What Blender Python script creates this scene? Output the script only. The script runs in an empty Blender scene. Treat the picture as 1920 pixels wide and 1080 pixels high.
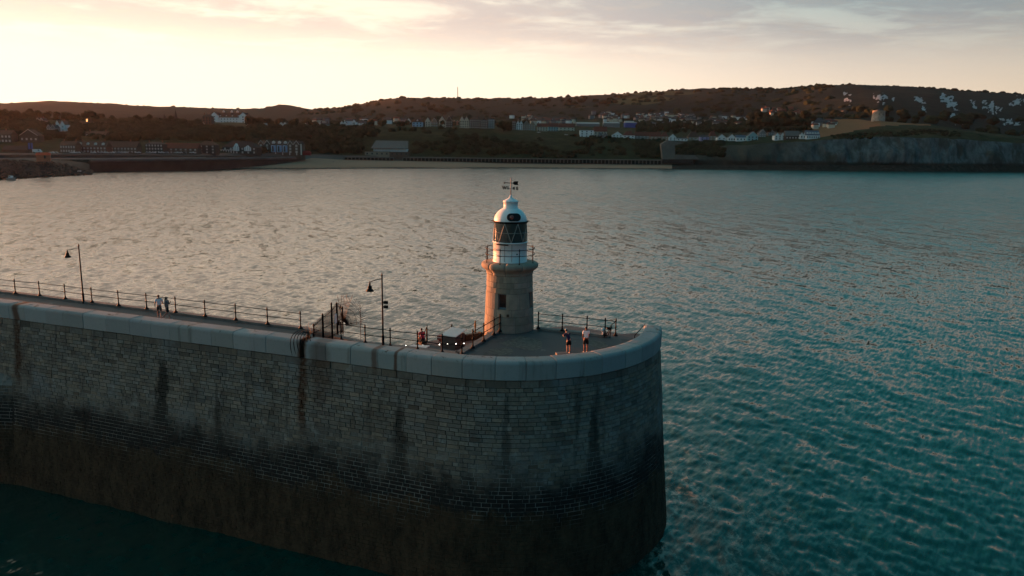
import bpy, bmesh, math, random
import numpy as np
from mathutils import Vector, Matrix, noise as mnoise

rng = random.Random(7)
R = math.radians
scene = bpy.context.scene
COL = scene.collection

# ------------------------------------------------------------------ camera
FPX, CAMZ, ROLL, PITCH = 1450.0, 25.2, R(0.8), math.atan(272 / 1450.0)
CM = (Matrix.Rotation(math.pi / 2 - PITCH, 3, 'X') @ Matrix.Rotation(ROLL, 3, 'Z'))
cam_d = bpy.data.cameras.new('camera'); cam_d.sensor_width = 36.0; cam_d.lens = 36.0 * FPX / 1920.0
cam_d.clip_start = 0.5; cam_d.clip_end = 60000.0
cam = bpy.data.objects.new('camera', cam_d); COL.objects.link(cam)
cam.matrix_world = Matrix.Translation((0, 0, CAMZ)) @ CM.to_4x4()
scene.camera = cam

# ------------------------------------------------------------------ sky and sun
SUN_AZ, SUN_EL = R(-56), R(1.4)          # azimuth from +Y, negative = to the left of the view
SUN_DIR = Vector((math.sin(SUN_AZ) * math.cos(SUN_EL), math.cos(SUN_AZ) * math.cos(SUN_EL), math.sin(SUN_EL)))
world = bpy.data.worlds.new('World'); scene.world = world; world.use_nodes = True
wt = world.node_tree; wt.nodes.clear()


class NT:
    """small helper to write node trees"""
    def __init__(s, tree): s.t = tree
    def n(s, typ, **kw):
        nd = s.t.nodes.new(typ)
        for k, v in kw.items():
            if k.startswith('i_'):
                key = k[2:]; key = int(key) if key.isdigit() else key.replace('_', ' ')
                s.put(nd.inputs[key], v)
            else:
                setattr(nd, k, v)
        return nd
    def put(s, sock, v):
        if isinstance(v, bpy.types.NodeSocket): s.t.links.new(v, sock)
        elif isinstance(v, bpy.types.Node): s.t.links.new(v.outputs[0], sock)
        else:
            if isinstance(v, tuple) and len(v) == 3 and sock.type == 'RGBA': v = v + (1.0,)
            sock.default_value = v
    def math(s, op, a, b=0.0, c=0.0, clamp=False):
        nd = s.t.nodes.new('ShaderNodeMath'); nd.operation = op; nd.use_clamp = clamp
        s.put(nd.inputs[0], a); s.put(nd.inputs[1], b); s.put(nd.inputs[2], c); return nd.outputs[0]
    def mix(s, fac, a, b, blend='MIX'):
        nd = s.t.nodes.new('ShaderNodeMix'); nd.data_type = 'RGBA'; nd.blend_type = blend
        s.put(nd.inputs[0], fac); s.put(nd.inputs[6], a); s.put(nd.inputs[7], b); return nd.outputs[2]
    def ramp(s, fac, lo, hi, smooth=True):
        nd = s.t.nodes.new('ShaderNodeMapRange'); nd.interpolation_type = 'SMOOTHSTEP' if smooth else 'LINEAR'
        s.put(nd.inputs[0], fac); nd.inputs[1].default_value = lo; nd.inputs[2].default_value = hi; return nd.outputs[0]
    def noise(s, vec, scale, detail=4.0, rough=0.55, dist=0.0):
        nd = s.t.nodes.new('ShaderNodeTexNoise'); nd.inputs['Scale'].default_value = scale
        nd.inputs['Detail'].default_value = detail; nd.inputs['Roughness'].default_value = rough
        nd.inputs['Distortion'].default_value = dist
        if vec is not None: s.put(nd.inputs['Vector'], vec)
        return nd.outputs[0]
    def mapping(s, vec, scale=(1, 1, 1), rot=(0, 0, 0), loc=(0, 0, 0)):
        nd = s.t.nodes.new('ShaderNodeMapping'); s.put(nd.inputs[0], vec)
        nd.inputs['Scale'].default_value = scale; nd.inputs['Rotation'].default_value = rot; nd.inputs['Location'].default_value = loc
        return nd.outputs[0]
    def sep(s, vec):
        nd = s.t.nodes.new('ShaderNodeSeparateXYZ'); s.put(nd.inputs[0], vec); return nd.outputs


w = NT(wt)
skyn = w.n('ShaderNodeTexSky', sky_type='NISHITA', sun_disc=False)
skyn.sun_elevation = SUN_EL
skyn.sun_rotation = SUN_AZ
skyn.altitude = 0; skyn.air_density = 1.0; skyn.dust_density = 1.0; skyn.ozone_density = 1.0
tc = w.n('ShaderNodeTexCoord')
dirv = tc.outputs['Generated']
dx, dy, dz = w.sep(dirv)
# thin broken evening cloud sheet, laid out on a flat layer overhead
den = w.math('ADD', w.math('MAXIMUM', dz, 0.0), 0.05)
cmb = w.n('ShaderNodeCombineXYZ'); w.put(cmb.inputs[0], w.math('DIVIDE', dx, den)); w.put(cmb.inputs[1], w.math('DIVIDE', dy, den))
cl1 = w.noise(w.mapping(cmb.outputs[0], (0.75, 1.0, 1.0), (0, 0, 0.25), (3.1, 1.7, 0)), 1.25, 7.0, 0.58, 0.5)
cl2 = w.noise(w.mapping(cmb.outputs[0], (1.0, 1.0, 1.0), (0, 0, 0.4), (9.0, 4.0, 0)), 4.2, 7.0, 0.6, 0.4)
cl = w.math('ADD', w.math('MULTIPLY', cl1, 0.72), w.math('MULTIPLY', cl2, 0.28))
mask = w.math('MULTIPLY', w.ramp(cl, 0.37, 0.54), w.math('SUBTRACT', w.ramp(dz, 0.085, 0.15), w.math('MULTIPLY', w.ramp(dz, 0.20, 0.40), 0.65)))     # the sheet thins overhead
edge = w.math('MULTIPLY', w.math('MULTIPLY', w.ramp(cl2, 0.50, 0.62), w.ramp(dz, 0.06, 0.14)), 0.30)
hsv = w.n('ShaderNodeHueSaturation'); hsv.inputs['Saturation'].default_value = 0.95; w.put(hsv.inputs['Color'], skyn.outputs[0])
# pale evening haze standing on the whole horizon
gam = w.n('ShaderNodeGamma'); w.put(gam.inputs[0], hsv.outputs[0]); gam.inputs[1].default_value = 0.66
sunward = w.math('ADD', w.math('MULTIPLY', dx, math.sin(SUN_AZ)), w.math('MULTIPLY', dy, math.cos(SUN_AZ)))
tintn = w.mix(w.ramp(sunward, 0.10, 0.90), w.mix(w.ramp(sunward, -0.8, -0.1), (0.27, 0.76, 1.40), w.mix(w.ramp(dz, 0.08, 0.35), (1.45, 1.55, 1.95), (0.30, 2.8, 3.1))), (0.30, 0.36, 0.38))      # teal evening blue away from the sunset
sky0 = w.mix(1.0, gam.outputs[0], tintn, 'MULTIPLY')
fall = w.math('SUBTRACT', w.math('MULTIPLY', w.ramp(sunward, 0.0, 0.9), 6.4), 9.6)
veil = w.math('POWER', 2.718, w.math('MULTIPLY', w.math('MAXIMUM', dz, 0.0), fall))
veil = w.math('MULTIPLY', veil, w.math('SUBTRACT', w.math('ADD', 0.12, w.math('MULTIPLY', w.ramp(sunward, -0.55, 0.25), 1.05)), w.math('MULTIPLY', w.ramp(sunward, 0.25, 1.0), 0.86)))   # dimmer on the far side from the sunset
vcol = w.n('ShaderNodeVectorMath', operation='SCALE'); vcol.inputs[0].default_value = (4.2, 3.3, 2.9); w.put(vcol.inputs['Scale'], veil)
glow = w.math('MULTIPLY', w.math('POWER', 2.718, w.math('MULTIPLY', w.math('MAXIMUM', dz, 0.0), -0.55)), w.ramp(sunward, 0.15, 1.0))   # wide glow over the sunset
gcol = w.n('ShaderNodeVectorMath', operation='SCALE'); gcol.inputs[0].default_value = (6.6, 5.3, 3.85); w.put(gcol.inputs['Scale'], glow)
sky1 = w.mix(1.0, w.mix(1.0, sky0, vcol.outputs[0], 'ADD'), gcol.outputs[0], 'ADD')
col = w.mix(mask, sky1, w.mix(1.0, sky1, (0.72, 0.70, 0.765), 'MULTIPLY'))
col = w.mix(edge, col, w.mix(1.0, col, (1.22, 1.12, 1.0), 'MULTIPLY'))
bg = w.n('ShaderNodeBackground'); w.put(bg.inputs[0], col); bg.inputs[1].default_value = 0.05
wo = w.n('ShaderNodeOutputWorld'); w.put(wo.inputs[0], bg.outputs[0])

sun_d = bpy.data.lights.new('sun', 'SUN'); sun_d.energy = 4.0; sun_d.angle = R(0.6); sun_d.color = (1.0, 0.30, 0.11)
sun = bpy.data.objects.new('sun', sun_d); COL.objects.link(sun)
sun.rotation_euler = (-SUN_DIR).to_track_quat('-Z', 'Y').to_euler(); sun.location = SUN_DIR * 500

vs = scene.view_settings
vs.view_transform = 'Standard'; vs.look = 'None'; vs.exposure = 1.95; vs.gamma = 1.0; vs.use_curve_mapping = False
scene.cycles.use_denoising = True
scene.cycles.max_bounces = 6; scene.cycles.diffuse_bounces = 3; scene.cycles.glossy_bounces = 3
scene.cycles.volume_bounces = 0; scene.cycles.caustics_reflective = False; scene.cycles.caustics_refractive = False
scene.cycles.sample_clamp_indirect = 6.0

# ------------------------------------------------------------------ plan helpers: a photograph point on a known level or depth
def ray(px, py): return CM @ Vector(((px - 960) / FPX, -(py - 540) / FPX, -1.0))
def un(px, py, z):
    d = ray(px, py); t = (z - CAMZ) / d.z; return Vector((d.x * t, d.y * t, z))
def at(px, py, Y):
    d = ray(px, py); t = Y / d.y; return Vector((d.x * t, Y, CAMZ + d.z * t))
def proj(p):
    v = CM.transposed() @ (Vector(p) - Vector((0, 0, CAMZ)))
    return 960 + FPX * v.x / -v.z, 540 - FPX * v.y / -v.z


# ------------------------------------------------------------------ mesh helpers
class MB:
    def __init__(s): s.v = []; s.f = []; s.c = []; s.smooth = []
    def add(s, vs_, fs, col=None, smooth=False):
        o = len(s.v); s.v.extend([tuple(v) for v in vs_]); s.f.extend([tuple(i + o for i in f) for f in fs])
        s.smooth.extend([smooth] * len(fs))
        if col is not None: s.c.extend([col] * len(vs_))
        return s
    def box(s, c, size, rz=0.0, col=None):
        hx, hy, hz = size[0] / 2, size[1] / 2, size[2] / 2; ca, sa = math.cos(rz), math.sin(rz); vs_ = []
        for z in (-hz, hz):
            for x, y in ((-hx, -hy), (hx, -hy), (hx, hy), (-hx, hy)):
                vs_.append((c[0] + x * ca - y * sa, c[1] + x * sa + y * ca, c[2] + z))
        return s.add(vs_, [(3, 2, 1, 0), (4, 5, 6, 7), (0, 1, 5, 4), (1, 2, 6, 5), (2, 3, 7, 6), (3, 0, 4, 7)], col)
    def tube(s, pts, r, seg=8, caps=True, col=None, radii=None):
        pts = [Vector(p) for p in pts]; n = len(pts); vs_ = []; fs = []; prev = None
        for i, p in enumerate(pts):
            t = (pts[min(i + 1, n - 1)] - pts[max(i - 1, 0)]).normalized()
            if prev is None:
                a = Vector((0, 0, 1)) if abs(t.z) < 0.9 else Vector((1, 0, 0)); u = t.cross(a).normalized()
            else:
                u = (prev - t * prev.dot(t)).normalized()
            prev = u; v = t.cross(u); rr = radii[i] if radii else r
            for k in range(seg):
                a = 2 * math.pi * k / seg; vs_.append(p + (u * math.cos(a) + v * math.sin(a)) * rr)
        for i in range(n - 1):
            for k in range(seg):
                k2 = (k + 1) % seg; fs.append((i * seg + k2, i * seg + k, (i + 1) * seg + k, (i + 1) * seg + k2))
        if caps: fs.append(tuple(range(seg))); fs.append(tuple((n - 1) * seg + k for k in reversed(range(seg))))
        return s.add(vs_, fs, col, True)
    def lathe(s, prof, seg=16, c=(0, 0, 0), cap=True, smooth=True, a0=0.0, a1=2 * math.pi):
        vs_ = []; fs = []; full = abs(a1 - a0 - 2 * math.pi) < 1e-6; m = seg if full else seg + 1
        for r_, z in prof:
            for k in range(m):
                a = a0 + (a1 - a0) * k / seg; vs_.append((c[0] + r_ * math.cos(a), c[1] + r_ * math.sin(a), c[2] + z))
        for i in range(len(prof) - 1):
            for k in range(seg):
                k2 = (k + 1) % m; fs.append((i * m + k, i * m + k2, (i + 1) * m + k2, (i + 1) * m + k))
        if cap and full:
            if prof[0][0] > 1e-4: fs.append(tuple(reversed(range(m))))
            if prof[-1][0] > 1e-4: fs.append(tuple((len(prof) - 1) * m + k for k in range(m)))
        return s.add(vs_, fs, None, smooth)
    def prism(s, poly, z0, z1, col=None):
        n = len(poly); vs_ = [(p[0], p[1], z0) for p in poly] + [(p[0], p[1], z1) for p in poly]
        fs = [tuple(reversed(range(n))), tuple(range(n, 2 * n))] + [(i, (i + 1) % n, n + (i + 1) % n, n + i) for i in range(n)]
        return s.add(vs_, fs, col)
    def extr(s, poly, o, ux, uy, un_, d0, d1):
        """polygon in the (ux,uy) plane at o, pushed from d0 to d1 along un_"""
        o, ux, uy, un_ = Vector(o), Vector(ux), Vector(uy), Vector(un_); n = len(poly)
        vs_ = [o + ux * p[0] + uy * p[1] + un_ * d0 for p in poly] + [o + ux * p[0] + uy * p[1] + un_ * d1 for p in poly]
        fs = [tuple(reversed(range(n))), tuple(range(n, 2 * n))] + [(i, (i + 1) % n, n + (i + 1) % n, n + i) for i in range(n)]
        return s.add(vs_, fs)
    def mesh(s, name, material):
        me = bpy.data.meshes.new(name); me.from_pydata(s.v, [], s.f)
        if s.c:
            ca = me.color_attributes.new('tint', 'FLOAT_COLOR', 'POINT')
            ca.data.foreach_set('color', np.array([(c[0], c[1], c[2], 1.0) for c in s.c], dtype=np.float32).ravel())
        me.polygons.foreach_set('use_smooth', s.smooth)
        me.materials.append(material); me.update(); return me
    def build(s, name, material, parent=None, loc=None):
        return link(name, s.mesh(name, material), parent, loc)


def link(name, data, parent=None, loc=None, rz=0.0):
    o = bpy.data.objects.new(name, data); COL.objects.link(o)
    if parent is not None: o.parent = parent
    if loc is not None: o.location = loc
    if rz: o.rotation_euler.z = rz
    return o
def tag(o, label=None, cat=None, group=None, kind=None):
    if label: o['label'] = label
    if cat: o['category'] = cat
    if group: o['group'] = group
    if kind: o['kind'] = kind
    return o
def thing(name, label, cat, loc=(0, 0, 0), rz=0.0, group=None):
    return tag(link(name, None, None, loc, rz), label, cat, group)
def copy_tree(o, parent=None):
    kids = list(o.children)
    c = o.copy(); COL.objects.link(c); c.parent = parent
    for ch in kids: copy_tree(ch, c)
    return c


# ------------------------------------------------------------------ materials
MATS = {}
def mat(name, base, rough=0.8, var=0.25, scale=3.0, bump=0.0, bscale=None, metallic=0.0, coords='Object', tint=False, spec=0.3):
    if name in MATS: return MATS[name]
    m = bpy.data.materials.new(name); m.use_nodes = True; t = NT(m.node_tree); b = m.node_tree.nodes['Principled BSDF']
    co = t.n('ShaderNodeTexCoord').outputs['Object'] if coords == 'Object' else t.n('ShaderNodeNewGeometry').outputs['Position']
    nz = t.noise(co, scale, 5.0, 0.6)
    f = t.ramp(nz, 0.3, 0.7, False)
    lo = tuple(c * (1 - var) for c in base); hi = tuple(min(1, c * (1 + var)) for c in base)
    c = t.mix(f, lo, hi)
    if tint:
        a = t.n('ShaderNodeAttribute', attribute_name='tint'); c = t.mix(1.0, c, a.outputs['Color'], 'MULTIPLY')
    t.put(b.inputs['Base Color'], c); b.inputs['Roughness'].default_value = rough; b.inputs['Metallic'].default_value = metallic
    b.inputs['Specular IOR Level'].default_value = spec
    if bump:
        bn = t.n('ShaderNodeBump'); bn.inputs['Strength'].default_value = bump; bn.inputs['Distance'].default_value = 0.05
        t.put(bn.inputs['Height'], t.noise(co, bscale or scale * 4, 6.0, 0.65)); t.put(b.inputs['Normal'], bn.outputs[0])
    MATS[name] = m; return m


D = 12.3                     # upper deck level; water is 0
CX, CY = -0.3, 51.3          # centre of the round pier head
RO = 10.3                    # outer face of the parapet
AD = Vector((0.9324, -0.3614, 0)); AN = Vector((-0.3614, -0.9324, 0))   # along the arm, outward from it
TP = Vector((CX, CY, 0)) + AN * RO
A0 = math.atan2(AN.y, AN.x)
BAT = 0.085
def wall_frame(s):
    """point on the outer face line at arc length s (0 where the curve starts) and the outward normal"""
    if s <= 0: return TP + AD * s, AN
    a = A0 + s / RO; n = Vector((math.cos(a), math.sin(a), 0)); return Vector((CX, CY, 0)) + n * RO, n
def wall_pt(s, z, o=0.0):
    p, n = wall_frame(s); p = p + n * (o + BAT * max(0.0, D - z)); return Vector((p.x, p.y, z))
S_END = RO * (R(-7) - A0)       # parapet end on the head
S_ROUND = RO * (R(4) - A0)


def stone_material():
    m = bpy.data.materials.new('pier_stone'); m.use_nodes = True; t = NT(m.node_tree); b = m.node_tree.nodes['Principled BSDF']
    pos = t.n('ShaderNodeNewGeometry').outputs['Position']; x, y, z = t.sep(pos)
    att = t.n('ShaderNodeAttribute', attribute_name='tint').outputs['Color']
    big = t.noise(pos, 0.22, 4.0, 0.6); fine = t.noise(pos, 5.0, 6.0, 0.65); mid = t.noise(pos, 1.1, 5.0, 0.6)
    streak = t.noise(t.mapping(pos, (1.5, 1.5, 0.10)), 1.0, 5.0, 0.6)
    base = t.mix(big, (0.190, 0.170, 0.158), (0.240, 0.190, 0.148))
    c = t.mix(1.0, base, att, 'MULTIPLY')
    c = t.mix(t.math('MULTIPLY', t.ramp(fine, 0.40, 0.72), 0.55), c, (0.085, 0.080, 0.076))
    dirt = t.noise(t.mapping(pos, (1, 1, 0.7)), 0.5, 7.0, 0.72)
    c = t.mix(t.math('MULTIPLY', t.ramp(dirt, 0.50, 0.68), 0.6), c, (0.062, 0.050, 0.042))
    c = t.mix(t.math('MULTIPLY', t.ramp(t.noise(pos, 0.33, 5.0, 0.6), 0.55, 0.70), 0.45), c, (0.20, 0.225, 0.25))
    c = t.mix(t.math('MULTIPLY', t.ramp(mid, 0.60, 0.72), 0.35), c, (0.36, 0.37, 0.37))
    # grime runs down from the coping
    c = t.mix(t.math('MULTIPLY', t.ramp(streak, 0.56, 0.70), 0.62), c, (0.055, 0.050, 0.045))
    # rust runs below the ironwork: fixed places along the wall
    for sx, wd, zb, st in RUST:
        p, n = wall_frame(sx); along = AD if sx <= 0 else Vector((-n.y, n.x, 0))
        q = t.math('ADD', t.math('MULTIPLY', x, along.x), t.math('MULTIPLY', y, along.y))
        q = t.math('SUBTRACT', q, p.x * along.x + p.y * along.y)
        q = t.math('ADD', q, t.math('MULTIPLY', t.math('SUBTRACT', mid, 0.5), wd * 1.4))
        f = t.math('SUBTRACT', 1.0, t.ramp(t.math('ABSOLUTE', q), wd * 0.25, wd))
        f = t.math('MULTIPLY', f, t.ramp(z, zb, zb + 2.5)); f = t.math('MULTIPLY', f, t.math('MULTIPLY', t.ramp(fine, 0.15, 0.6), st))
        c = t.mix(f, c, (0.060, 0.022, 0.010))
    for sx, wd, zt, st in GRIME:
        p, n = wall_frame(sx); along = AD if sx <= 0 else Vector((-n.y, n.x, 0))
        q = t.math('ADD', t.math('MULTIPLY', x, along.x), t.math('MULTIPLY', y, along.y))
        q = t.math('SUBTRACT', q, p.x * along.x + p.y * along.y)
        q = t.math('ADD', q, t.math('MULTIPLY', t.math('SUBTRACT', mid, 0.5), wd * 1.6))
        dd = t.math('MULTIPLY', t.math('SUBTRACT', zt, z), 0.16)                 # widens downwards
        f = t.math('SUBTRACT', 1.0, t.ramp(t.math('DIVIDE', t.math('ABSOLUTE', q), t.math('ADD', t.math('MAXIMUM', dd, 0.0), 0.35)), wd * 0.4, wd))
        f = t.math('MULTIPLY', t.math('MULTIPLY', f, t.math('SUBTRACT', 1.0, t.ramp(z, zt - 1.0, zt + 0.3))), st)
        c = t.mix(f, c, (0.030, 0.027, 0.024))
    # tide zones: black lichen and slime, then brown weed
    wob = t.math('ADD', t.math('MULTIPLY', t.math('SUBTRACT', big, 0.5), 4.2), t.math('MULTIPLY', t.math('SUBTRACT', mid, 0.5), 2.0))
    wob = t.math('ADD', wob, t.math('MULTIPLY', t.math('SUBTRACT', streak, 0.5), 2.2))
    zz = t.math('ADD', z, wob)
    black = t.math('SUBTRACT', 1.0, t.ramp(zz, 5.6, 8.2)); brown = t.math('SUBTRACT', 1.0, t.ramp(zz, 4.6, 5.1))
    c = t.mix(t.math('MULTIPLY', black, t.ramp(fine, 0.10, 0.42)), c, (0.016, 0.015, 0.015))
    weed = t.mix(t.ramp(t.noise(t.mapping(pos, (1, 1, 0.45)), 1.4, 8.0, 0.75), 0.32, 0.70), (0.016, 0.011, 0.007), (0.072, 0.046, 0.027))
    c = t.mix(t.math('MULTIPLY', brown, 0.96), c, weed)
    t.put(b.inputs['Base Color'], c); b.inputs['Roughness'].default_value = 0.85
    b.inputs['Specular IOR Level'].default_value = 0.2
    bn = t.n('ShaderNodeBump'); bn.inputs['Strength'].default_value = 0.7; bn.inputs['Distance'].default_value = 0.07
    t.put(bn.inputs['Height'], t.math('ADD', t.noise(pos, 7.0, 6.0, 0.7), t.math('MULTIPLY', t.math('MULTIPLY', brown, t.noise(pos, 1.6, 6.0, 0.75)), 2.5))); t.put(b.inputs['Normal'], bn.outputs[0])
    return m


# where rust and grime run on the wall (arc length, half width, lowest level, strength)
RUST = [(-9.15, 0.42, 6.6, 0.97), (-7.9, 0.9, 8.0, 0.55), (-4.15, 0.25, 10.6, 0.7), (-2.75, 0.16, 11.0, 0.85), (-33.6, 0.5, 6.5, 0.9)]
GRIME = [(-20.2, 0.9, 11.2, 0.95), (0.55 - 3.0, 0.8, 10.6, 0.8), (9.0, 0.7, 10.9, 0.75), (-15.6, 0.5, 9.5, 0.7), (3.9, 0.35, 11.9, 0.6)]
M_STONE = stone_material()


def mortar_material():
    m = bpy.data.materials.new('pier_mortar'); m.use_nodes = True; t = NT(m.node_tree); b = m.node_tree.nodes['Principled BSDF']
    pos = t.n('ShaderNodeNewGeometry').outputs['Position']; x, y, z = t.sep(pos)
    big = t.noise(pos, 0.35, 5.0, 0.65); fine = t.noise(pos, 3.0, 5.0, 0.7)
    # old dark lime joints above, pale repointing in the splash zone, weed below
    c = t.mix(t.ramp(fine, 0.4, 0.7), (0.020, 0.019, 0.018), (0.085, 0.080, 0.075))
    f = t.math('MULTIPLY', t.math('SUBTRACT', 1.0, t.ramp(t.math('ADD', z, t.math('MULTIPLY', big, 5.0)), 10.0, 12.5)), t.ramp(t.noise(pos, 0.7, 5.0, 0.7), 0.38, 0.56))
    c = t.mix(t.math('MULTIPLY', f, 0.85), c, (0.25, 0.235, 0.22))
    c = t.mix(t.math('SUBTRACT', 1.0, t.ramp(t.math('ADD', z, t.math('MULTIPLY', big, 4.0)), 5.5, 7.0)), c, t.mix(t.noise(pos, 0.8, 7.0, 0.7), (0.034, 0.026, 0.017), (0.085, 0.064, 0.043)))
    t.put(b.inputs['Base Color'], c); b.inputs['Roughness'].default_value = 0.9
    return m
M_MORTAR = mortar_material()


def coping_material():
    m = bpy.data.materials.new('coping_stone'); m.use_nodes = True; t = NT(m.node_tree); b = m.node_tree.nodes['Principled BSDF']
    pos = t.n('ShaderNodeNewGeometry').outputs['Position']; x, y, z = t.sep(pos)
    att = t.n('ShaderNodeAttribute', attribute_name='tint').outputs['Color']
    mid = t.noise(pos, 0.9, 5.0, 0.6); fine = t.noise(pos, 6.0, 6.0, 0.7); streak = t.noise(t.mapping(pos, (1.3, 1.3, 0.12)), 1.0, 4.0, 0.6)
    c = t.mix(1.0, t.mix(mid, (0.235, 0.25, 0.265), (0.31, 0.30, 0.285)), att, 'MULTIPLY')
    c = t.mix(t.math('MULTIPLY', t.ramp(fine, 0.5, 0.75), 0.3), c, (0.14, 0.135, 0.13))
    c = t.mix(t.math('MULTIPLY', t.ramp(streak, 0.58, 0.72), 0.5), c, (0.10, 0.09, 0.08))
    # lichen and worn scabs on the top
    scab = t.math('MULTIPLY', t.ramp(t.noise(t.mapping(pos, (1, 1, 0.3)), 1.6, 5.0, 0.7), 0.60, 0.66), t.ramp(z, 13.22, 13.30))
    c = t.mix(t.math('MULTIPLY', scab, 0.8), c, (0.07, 0.045, 0.03))
    for sx, wd, zb, st in RUST:
        p, n = wall_frame(sx); along = AD if sx <= 0 else Vector((-n.y, n.x, 0))
        q = t.math('ADD', t.math('MULTIPLY', x, along.x), t.math('MULTIPLY', y, along.y))
        q = t.math('SUBTRACT', q, p.x * along.x + p.y * along.y)
        q = t.math('ADD', q, t.math('MULTIPLY', t.math('SUBTRACT', mid, 0.5), wd * 1.2))
        f = t.math('SUBTRACT', 1.0, t.ramp(t.math('ABSOLUTE', q), wd * 0.3, wd))
        c = t.mix(t.math('MULTIPLY', f, st), c, (0.085, 0.030, 0.014))
    t.put(b.inputs['Base Color'], c); b.inputs['Roughness'].default_value = 0.8
    b.inputs['Specular IOR Level'].default_value = 0.25
    bn = t.n('ShaderNodeBump'); bn.inputs['Strength'].default_value = 0.3; bn.inputs['Distance'].default_value = 0.03
    t.put(bn.inputs['Height'], t.noise(pos, 9.0, 6.0, 0.7)); t.put(b.inputs['Normal'], bn.outputs[0])
    return m
M_COPING = coping_material()


def deck_material():
    m = bpy.data.materials.new('deck_asphalt'); m.use_nodes = True; t = NT(m.node_tree); b = m.node_tree.nodes['Principled BSDF']
    pos = t.n('ShaderNodeNewGeometry').outputs['Position']
    big = t.noise(pos, 0.30, 5.0, 0.6); fine = t.noise(pos, 14.0, 4.0, 0.7); mid = t.noise(pos, 1.2, 6.0, 0.7)
    c = t.mix(big, (0.042, 0.040, 0.045), (0.075, 0.070, 0.074))
    c = t.mix(t.math('MULTIPLY', t.ramp(mid, 0.60, 0.68), 0.5), c, (0.20, 0.18, 0.16))
    c = t.mix(t.math('MULTIPLY', t.ramp(t.noise(pos, 0.9, 3.0, 0.5), 0.62, 0.66), 0.6), c, (0.03, 0.028, 0.028))
    c = t.mix(t.math('MULTIPLY', t.ramp(fine, 0.55, 0.8), 0.3), c, (0.16, 0.15, 0.14))
    t.put(b.inputs['Base Color'], c); b.inputs['Roughness'].default_value = 0.8
    bn = t.n('ShaderNodeBump'); bn.inputs['Strength'].default_value = 0.2; bn.inputs['Distance'].default_value = 0.02
    t.put(bn.inputs['Height'], fine); t.put(b.inputs['Normal'], bn.outputs[0])
    return m
M_DECK = deck_material()
M_IRON = mat('black_iron', (0.009, 0.009, 0.010), 0.6, 0.3, 6.0, 0.2, spec=0.1)
M_RUSTIRON = mat('rusty_iron', (0.07, 0.030, 0.018), 0.8, 0.4, 5.0, 0.3)
M_WHITE = mat('white_paint', (0.76, 0.77, 0.78), 0.42, 0.06, 1.4, 0.05, 12.0)
M_TOWER = mat('tower_stone', (0.26, 0.222, 0.182), 0.85, 0.20, 1.6, 0.35, 9.0, coords='Position', tint=True)
M_KERB = mat('kerb_stone', (0.17, 0.16, 0.15), 0.85, 0.25, 2.0, 0.3, 9.0)

# =================================================================== the water
def ocean_tile(L, N, peak, wind, spread, seed, hs):
    r = np.random.default_rng(seed)
    k1 = 2 * np.pi * np.fft.fftfreq(N, L / N); kx, ky = np.meshgrid(k1, k1, indexing='ij'); k = np.hypot(kx, ky); k[0, 0] = 1
    kp = 2 * np.pi / peak
    S = k ** -3.3 * np.exp(-1.25 * (kp / k) ** 2)
    th = np.arctan2(ky, kx) - wind; S = S * (np.cos(th / 2) ** (2 * spread) + 0.02); S[0, 0] = 0
    h = (r.normal(size=(N, N)) + 1j * r.normal(size=(N, N))) * np.sqrt(S)
    out = []
    z0 = np.fft.ifft2(h).real; sc = hs / 4 / z0.std()
    for cut in (0.0, 1.2, 3.0, 7.0, 16.0):
        f = np.exp(-(k * cut / (2 * np.pi)) ** 4) if cut > 0 else np.ones_like(k)
        hh = h * f * sc
        out.append((np.fft.ifft2(hh).real, np.fft.ifft2(-1j * kx / k * hh).real, np.fft.ifft2(-1j * ky / k * hh).real))
    return out
def sample(tile, L, N, X, Y):
    u = (X / L * N) % N; v = (Y / L * N) % N; i = np.floor(u).astype(int); j = np.floor(v).astype(int); fu = u - i; fv = v - j
    i %= N; j %= N; i2 = (i + 1) % N; j2 = (j + 1) % N
    return [a[i, j] * (1 - fu) * (1 - fv) + a[i2, j] * fu * (1 - fv) + a[i, j2] * (1 - fu) * fv + a[i2, j2] * fu * fv for a in tile]


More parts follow.
